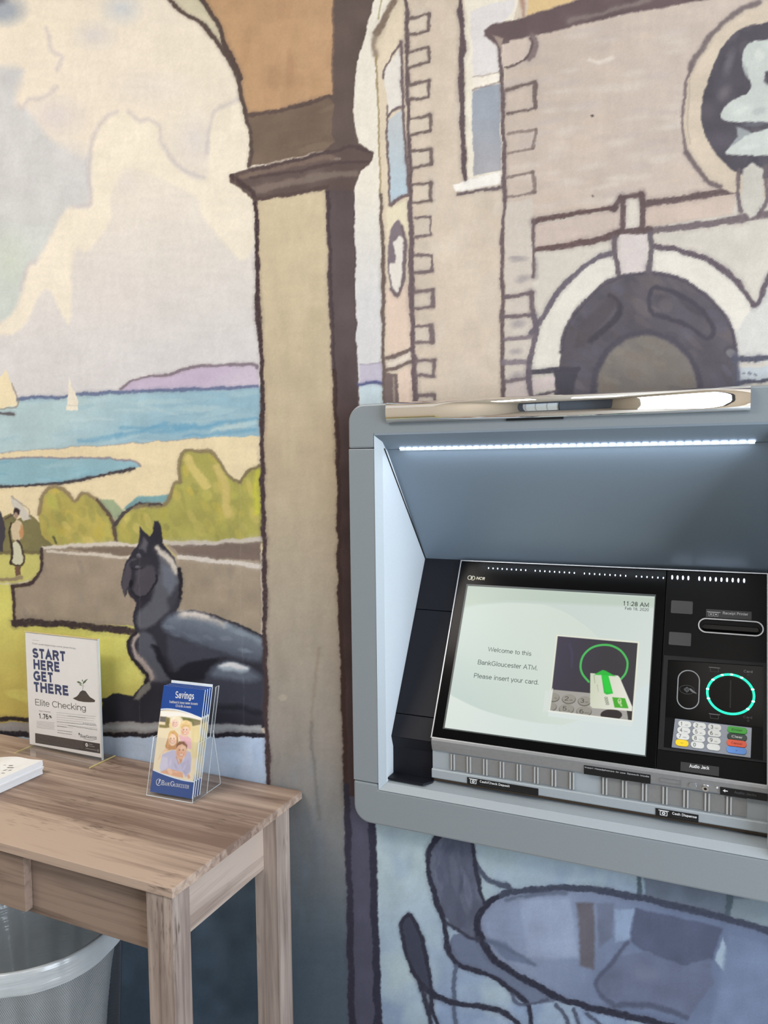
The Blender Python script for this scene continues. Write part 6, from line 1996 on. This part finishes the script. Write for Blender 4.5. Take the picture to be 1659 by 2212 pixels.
# ================================================================== BROCHURE HOLDER AND BROCHURES
ROT, LEAN = .05508, .26042
bx = np.array([math.cos(ROT), math.sin(ROT), 0])
bb = np.array([-math.sin(ROT), math.cos(ROT), 0])
bu = math.sin(LEAN) * bb + math.cos(LEAN) * np.array([0, 0, 1])
BO = np.array([-.98769, -.12936, .766])
BW, BH = .0925, .1936
BF = Frame(BO, bx, bu)                                     # front face of the foremost brochure
P8 = d2(7.9, 320, 1460)
bu_, bv_ = np.meshgrid(np.linspace(0, BW, 150), np.linspace(0, BH, 300))
BP = BF.o + bu_[..., None] * BF.ex + bv_[..., None] * BF.ey + .0002 * BF.n
bU, bV = project(BP[..., 0], BP[..., 1], BP[..., 2])
bc = Canvas(bU, bV, (30, 72, 150), rough=0.0)
bc.poly(P8((-50, 1640), (80, 1615), (250, 1690), (450, 1755), (650, 1795), (820, 1808), (820, 2300), (-80, 2300)), (36, 74, 146), soft=1)
photo = spline(P8((212, 590), (350, 580), (520, 600), (700, 650)), False) + spline(P8((800, 690), (890, 720), (935, 745)), False) + P8((900, 900), (830, 1500), (775, 1790)) + \
    spline(P8((775, 1800), (600, 1770), (400, 1715), (230, 1655), (82, 1590)), False) + P8((85, 1560), (150, 1000))
bc.poly(photo, (238, 222, 188), soft=1, grad=((246, 232, 200), (400, 1560), (350, 1690)))
bc.stroke(P8((205, 572), (350, 566), (520, 588), (700, 640), (800, 680), (940, 735)), 2.6, (246, 248, 252), soft=1.2, dry=0, vary=0)
bc.stroke(P8((78, 1600), (230, 1664), (400, 1724), (600, 1780), (780, 1808)), 2.6, (246, 248, 252), soft=1.2, dry=0, vary=0)
bc.poly(P8((212, 600), (520, 612), (720, 660), (900, 735), (890, 760), (560, 690), (380, 700), (212, 690)), (250, 246, 238), soft=3)
bc.poly(P8((205, 690), (310, 700), (310, 790), (195, 780)), (112, 106, 104), soft=2)
bc.poly(P8((300, 700), (370, 720), (365, 880), (300, 890), (190, 880), (185, 830), (290, 840)), (140, 128, 84), soft=3)
bc.poly(P8((560, 700), (700, 715), (895, 760), (885, 830), (760, 860), (740, 790), (600, 760)), (128, 126, 84), soft=3)
bc.poly(P8((780, 770), (890, 780), (880, 830), (790, 840)), (150, 136, 108), soft=4)
bc.poly(P8((740, 870), (890, 840), (840, 1400), (740, 1400)), (232, 214, 160), soft=6)
SK, SKD, BL_ = (243, 205, 180), (214, 158, 124), (240, 222, 176)
# girl
bc.poly(P8(*ell(470, 790, 92, 105, 24)), (248, 236, 205), soft=2)
bc.poly(P8((385, 780), (400, 880), (430, 900), (370, 900), (355, 830)), (240, 216, 160), soft=2)
bc.poly(P8(*ell(460, 815, 62, 72, 24)), (247, 214, 198), soft=2)
# boy
bc.poly(P8((540, 1000), (600, 1040), (680, 1030), (735, 1080), (740, 1250), (700, 1250), (560, 1120), (520, 1020)), (236, 190, 196), soft=2)
bc.poly(P8(*ell(645, 860, 100, 105, 24)), (240, 208, 150), soft=2)
bc.poly(P8(*ell(632, 940, 76, 98, 24)), SK, soft=2)
bc.poly(P8((560, 870), (600, 830), (700, 840), (718, 930), (690, 880), (620, 862), (575, 900)), (226, 190, 130), soft=2)
# mother
bc.poly(P8((330, 1080), (370, 960), (450, 935), (510, 1000), (510, 1120), (470, 1260), (390, 1260), (320, 1280), (290, 1200)), (206, 150, 98), soft=2)
bc.poly(P8((380, 940), (350, 990), (340, 1060), (420, 960), (500, 1040), (510, 1010), (450, 930)), (226, 184, 120), soft=2)
bc.poly(P8(*ell(415, 1090, 72, 105, 24)), (250, 216, 188), soft=2)
bc.poly(P8((300, 1230), (350, 1260), (300, 1290), (220, 1330), (210, 1400), (160, 1440), (200, 1350)), (244, 208, 176), soft=3)
# father
bc.poly(P8((240, 1340), (420, 1260), (480, 1280), (520, 1480), (640, 1270), (720, 1300), (740, 1420), (720, 1640), (640, 1740), (580, 1640), (340, 1600), (220, 1640), (200, 1560)), (200, 196, 224), soft=2)
bc.poly(P8((240, 1380), (330, 1390), (340, 1560), (220, 1630), (195, 1560)), (216, 212, 234), soft=3)
bc.poly(P8((560, 1500), (700, 1420), (720, 1600), (640, 1700), (590, 1600)), (188, 184, 214), soft=4)
bc.poly(P8((470, 1380), (620, 1360), (570, 1480), (520, 1510)), SKD, soft=2)
bc.poly(P8(*ell(565, 1290, 92, 135, 28)), (236, 186, 154), soft=2)
bc.poly(P8((478, 1240), (485, 1170), (530, 1120), (620, 1120), (668, 1180), (660, 1250), (640, 1200), (580, 1160), (510, 1190)), (132, 88, 58), soft=2)
bc.poly(P8((200, 1640), (330, 1600), (420, 1600), (590, 1650), (600, 1740), (480, 1720), (330, 1680), (240, 1660)), (232, 176, 142), soft=2)
bc.poly(P8((320, 1600), (350, 1570), (400, 1600), (420, 1660), (380, 1690), (340, 1650)), (246, 206, 176), soft=2)
bc.poly(P8((660, 1700), (700, 1680), (720, 1740), (680, 1760)), (226, 176, 146), soft=2)
for cx_, cy_, s_, rx_, ry_ in ((460, 815, .75, 62, 72), (632, 940, .95, 76, 98), (414, 1092, .95, 72, 105), (566, 1292, 1.2, 92, 135)):
    Q = lambda x, y: P8((cx_ + x * s_, cy_ + y * s_))[0]
    bc.dab(Q(-48, 20), 4.5 * s_, 11 * s_, 0, (196, 132, 96), .35, soft=.9)
    bc.dab(Q(22, -52), 7 * s_, 5 * s_, 0, (255, 232, 214), .6, soft=.9)
    bc.dab(Q(-38, 24), 3.5 * s_, 3.5 * s_, 0, (240, 160, 138), .5, soft=.9)
    bc.dab(Q(40, 26), 3.5 * s_, 3.5 * s_, 0, (240, 160, 138), .5, soft=.9)
    for dx in (-27, 27):
        bc.dab(Q(dx, -36), 2.2 * s_, .8 * s_, 0, (150, 108, 78), .7, soft=.8)
        bc.dab(Q(dx, -20), 1.9 * s_, 1.2 * s_, 0, (84, 60, 52), .85, soft=.8)
    bc.dab(Q(2, 14), 1.8 * s_, 1.5 * s_, 0, (206, 138, 108), .7, soft=.8)
    bc.poly([Q(-31, 36), Q(-12, 42), Q(8, 43), Q(32, 36), Q(20, 58), Q(0, 66), Q(-18, 58)], (186, 96, 84), soft=.7, smooth=True)
    bc.poly([Q(-26, 39), Q(0, 45), Q(27, 39), Q(16, 54), Q(0, 59), Q(-15, 54)], (252, 248, 242), soft=.6, smooth=True)
for c, rx, ry, an, col, al in (((440, 715), 7, 3, -20, (255, 248, 226), .8), ((600, 790), 7, 3, -25, (252, 228, 176), .8), ((690, 800), 4, 5, 30, (250, 222, 168), .7), ((345, 1150), 2.5, 12, 8, (232, 184, 122), .7),
                               ((375, 1010), 3, 8, 20, (236, 196, 136), .7), ((500, 1120), 2, 9, -5, (160, 106, 66), .7), ((560, 1135), 6, 2, 0, (156, 110, 76), .8), ((380, 1480), 3, 14, 10, (222, 218, 240), .7),
                               ((470, 1540), 3, 12, -25, (176, 172, 204), .7), ((620, 1560), 3, 14, 25, (214, 210, 234), .6), ((520, 1440), 2, 10, -20, (232, 228, 246), .8), ((600, 1420), 2, 10, 25, (232, 228, 246), .7),
                               ((620, 1640), 8, 2, 40, (164, 160, 194), .6), ((640, 1140), 4, 10, -30, (222, 160, 176), .6), ((470, 1640), 10, 2.5, 8, (250, 208, 178), .7), ((150, 1300), 7, 20, 5, (248, 232, 200), .6),
                               ((800, 1200), 7, 40, 5, (244, 232, 190), .6), ((700, 745), 8, 3, 8, (104, 106, 66), .7), ((620, 725), 5, 3, 0, (110, 112, 70), .6), ((330, 800), 3, 7, 0, (120, 108, 66), .7)):
    bc.dab(P8(c)[0], rx, ry, an, col, al, soft=.8)
M_COVER = painted_mat('printed_cover', rough=.35, spec=.4, coat=.2)
M_PEDGE = mat('paper_edge', (222, 230, 238), .5, var=.02)
M_PINK = mat('paper_back', (226, 220, 228), .5, var=.02)
cover_cols = bc.linear().astype(np.float32)


def brochure(k):
    t = .0024
    depth = .0064 * k
    o_ = BO + depth * bb + (0, 0, 0)
    lb = ['foremost blue brochure titled Savings with a smiling family, in the clear rack', 'blue brochure right behind the foremost Savings one in the clear rack',
          'third blue brochure in the clear rack, only its right edge showing', 'fourth blue brochure in the clear rack, just before the pale rearmost one', 'rearmost brochure in the clear rack, pale and standing highest'][k]
    return o_, t, depth, lb


first = thing('brochure', tuple(BO), brochure(0)[3], 'brochure', 'brochures in the clear rack')
part('body', first, MB().box(BF, 0, BW, 0, BH, -.0024, 0, M_PEDGE))
cov = grid_object('cover', BP, cover_cols, M_COVER, parent=first)
mb = MB()


def sl(t, a, b_, cp, **kw):
    letter_px(mb, BF, t, P8(a)[0], P8(b_)[0], cp, .0005, M_WHITE, **kw)


sl('Savings', (462, 378), (780, 402), 15, w=.20, serif=.06, contrast=.45)
sl('Traditional & Money Market Accounts', (358, 460), (846, 498), 5.2, w=.17, serif=.05, contrast=.4)
sl('CD & IRA Accounts', (468, 528), (730, 552), 5.2, w=.17, serif=.05, contrast=.4)
sl('B', (228, 1862), (272, 1868), 10.5, w=.18, serif=.06, contrast=.5)
sl('ANK', (276, 1868), (368, 1880), 7.4, w=.18, serif=.06, contrast=.5)
sl('G', (376, 1880), (440, 1888), 11, w=.18, serif=.06, contrast=.5)
sl('LOUCESTER', (446, 1888), (694, 1926), 7.4, w=.18, serif=.06, contrast=.5)
c_ = BF.uv(*P8((182, 1815))[0], .0004)
mb.band(BF, ell(c_[0], c_[1], .0062, .0062, 28, .6), ell(c_[0] + .0003, c_[1] + .0002, .0055, .0055, 28, .6), .0003, .0005, M_WHITE)
mb.prism(BF, [(c_[0] - .002, c_[1] - .0045), (c_[0] + .0012, c_[1] - .0015), (c_[0] + .0035, c_[1] + .0055), (c_[0] + .0012, c_[1] + .0060), (c_[0] - .0004, c_[1] + .0036), (c_[0] + .0004, c_[1] + .0006)], .0003, .0005, M_WHITE)
part('cover_lettering', first, mb)
for k in (1, 2, 3, 4):
    o_, t, depth, lb = brochure(k)
    c = first.copy()
    COL.objects.link(c)
    c.location = tuple(o_ + (bu * .0030 - bx * .002 if k == 4 else bx * (.0008 * k)))
    c['label'] = lb
    for ch in list(first.children):
        if k == 4 and ch.name.startswith('cover'):
            continue
        d_ = ch.copy()
        d_.parent = c
        COL.objects.link(d_)

HB = Frame(BO, bx, bb, np.array([0, 0, 1]))                # floor plan of the rack (u across, v towards the wall)
rack = thing('brochure_rack', (float(BO[0] + bx[0] * BW / 2), float(BO[1]), TZ), 'clear acrylic brochure rack holding blue Savings leaflets near the right end of the table', 'brochure rack')
M_RACK = clear_mat('clear_rack', base_alpha=.02, gloss=.08)
zf = TZ - .766
T = .0016
ua, ub = -.0035, BW + .0035
sl_ = math.tan(LEAN)


def yz(v, z):
    return (v, z - .766)


PR = Frame(BO + bx * ua, bb, np.array([0, 0, 1]), bx)       # side profile plane
FH = .862 - .766                                           # front lip height
prof_side = [(-.0052, zf + .0004), (.040, zf + .0004), (.040 + .185 * sl_, .185), (.034 + .185 * sl_ - .004, .185), (.030 + FH * sl_, FH), (-.0052 + FH * sl_, FH)]
for u_ in (ua - T, ub):
    part('side_plate', rack, MB().prism(Frame(BO + bx * u_, bb, np.array([0, 0, 1]), bx), prof_side, 0, T, M_RACK))
LF = Frame(BO - .0036 * bb, bx, bu)
part('front_plate', rack, MB().prism(LF, rrect(ua, ub, (zf + .0006) / math.cos(LEAN), FH / math.cos(LEAN), .004, 4), 0, T, M_RACK))
part('back_plate', rack, MB().box(Frame(BO + .037 * bb, bx, bu), ua, ub, (zf + .0006) / math.cos(LEAN), .190, -T, 0, M_RACK))
part('floor_plate', rack, MB().box(Frame(BO, bx, bb, np.array([0, 0, 1])), ua, ub, -.003, .036, zf + .0004, zf + .0030, M_RACK))
for u_ in (ua - T, ub):
    part('rear_brace', rack, MB().prism(Frame(BO + bx * u_, bb, np.array([0, 0, 1]), bx), [(.0405, zf + .0004), (.0850, zf + .0004), (.0850, zf + .008), (.0660, .105), (.0405 + .105 * sl_, .105)], 0, T, M_RACK))
mb = MB()
for u_ in (ua - T / 2, ub + T / 2):
    pts = [tuple(BO + bx * u_ + bb * v + np.array([0, 0, z])) for v, z in prof_side]
    mb.sweep(pts, .0007, M_EDGEW, n=6, closed=True)
    pts = [tuple(BO + bx * u_ + bb * v + np.array([0, 0, z])) for v, z in ((.0405, zf + .001), (.0850, zf + .001), (.0850, zf + .008), (.0660, .105), (.0405 + .105 * sl_, .105))]
    mb.sweep(pts, .0007, M_EDGEW, n=6)
mb.sweep([LF.p(ua, (zf + .001) / math.cos(LEAN), T), LF.p(ub, (zf + .001) / math.cos(LEAN), T)], .0009, M_EDGEW, n=6)
part('rack_edges', rack, mb, label='bright edges of the clear rack')

# ================================================================== STACK OF PAPER SLIPS
M_SLIP = mat('slip_paper', (240, 240, 242), .6, var=.01)
stack = thing('paper_stack', (-1.31, -.23, TZ), 'stack of white paper slips with a curled top, at the left edge of the photo', 'paper stack')
rs = np.random.RandomState(9)


def hump(x_):
    t = (x_ + 1.400) / .147                # 0 at the far left, 1 at the right edge
    return .0245 - .018 * max(0, .55 - t) ** 1.3 * 1.8 + .003 * max(0, t - .75) * 4


NS = 14
for s_i in range(NS):
    mb = MB()
    dx, dy = rs.randn() * .0006, rs.randn() * .0008
    if s_i == NS // 2:
        dx += .002
    xs_ = np.linspace(-1.400, -1.2535, 15)
    f0, f1 = s_i / NS, (s_i + 1) / NS
    e0, e1 = -.325, -.1365
    n = len(xs_)
    for (yy, f) in ((e0, f0), (e1, f0), (e0, f1), (e1, f1)):
        mb.v += [(x_ + dx, yy + dy, TZ + .0004 + hump(x_) * f * (1 if yy == e1 else .98)) for x_ in xs_]
    mi_ = mb.mid(M_SLIP)
    for j in range(n - 1):
        for q in ((j, j + 1, n + j + 1, n + j)[::-1], (2 * n + j, 2 * n + j + 1, 3 * n + j + 1, 3 * n + j), (j, j + 1, 2 * n + j + 1, 2 * n + j), (n + j + 1, n + j, 3 * n + j, 3 * n + j + 1)):
            mb.f.append(q)
            mb.mi.append(mi_)
    for j in (0, n - 1):
        mb.f.append((j, n + j, 3 * n + j, 2 * n + j))
        mb.mi.append(mi_)
    last = part('slip', stack, mb)
SLF = Frame((0, 0, TZ + .0004 + .0245), (1, 0, 0), (0, 1, 0))
mb = MB()
PS = d2(15.08, 0, 1620)
M_SLINK = mat('slip_print', (120, 118, 122), .6, var=.02)
for a, b_, w_ in (((110, 500), (200, 492), .0007), ((290, 512), (420, 514), .0016), ((240, 580), (440, 600), .0014), ((100, 680), (230, 655), .0020), ((270, 690), (380, 676), .0016), ((45, 770), (150, 785), .0008), ((440, 600), (700, 535), .0004)):
    p0, p1 = SLF.uv(*PS(a)[0], 0), SLF.uv(*PS(b_)[0], 0)
    z_ = lambda p_: hump(p_[0]) - .0245 + .0005
    mb.face([SLF.p(p0[0], p0[1] - w_, z_(p0)), SLF.p(p1[0], p1[1] - w_, z_(p1)), SLF.p(p1[0], p1[1] + w_, z_(p1)), SLF.p(p0[0], p0[1] + w_, z_(p0))], M_SLINK)
part('slip_lettering', stack, mb)
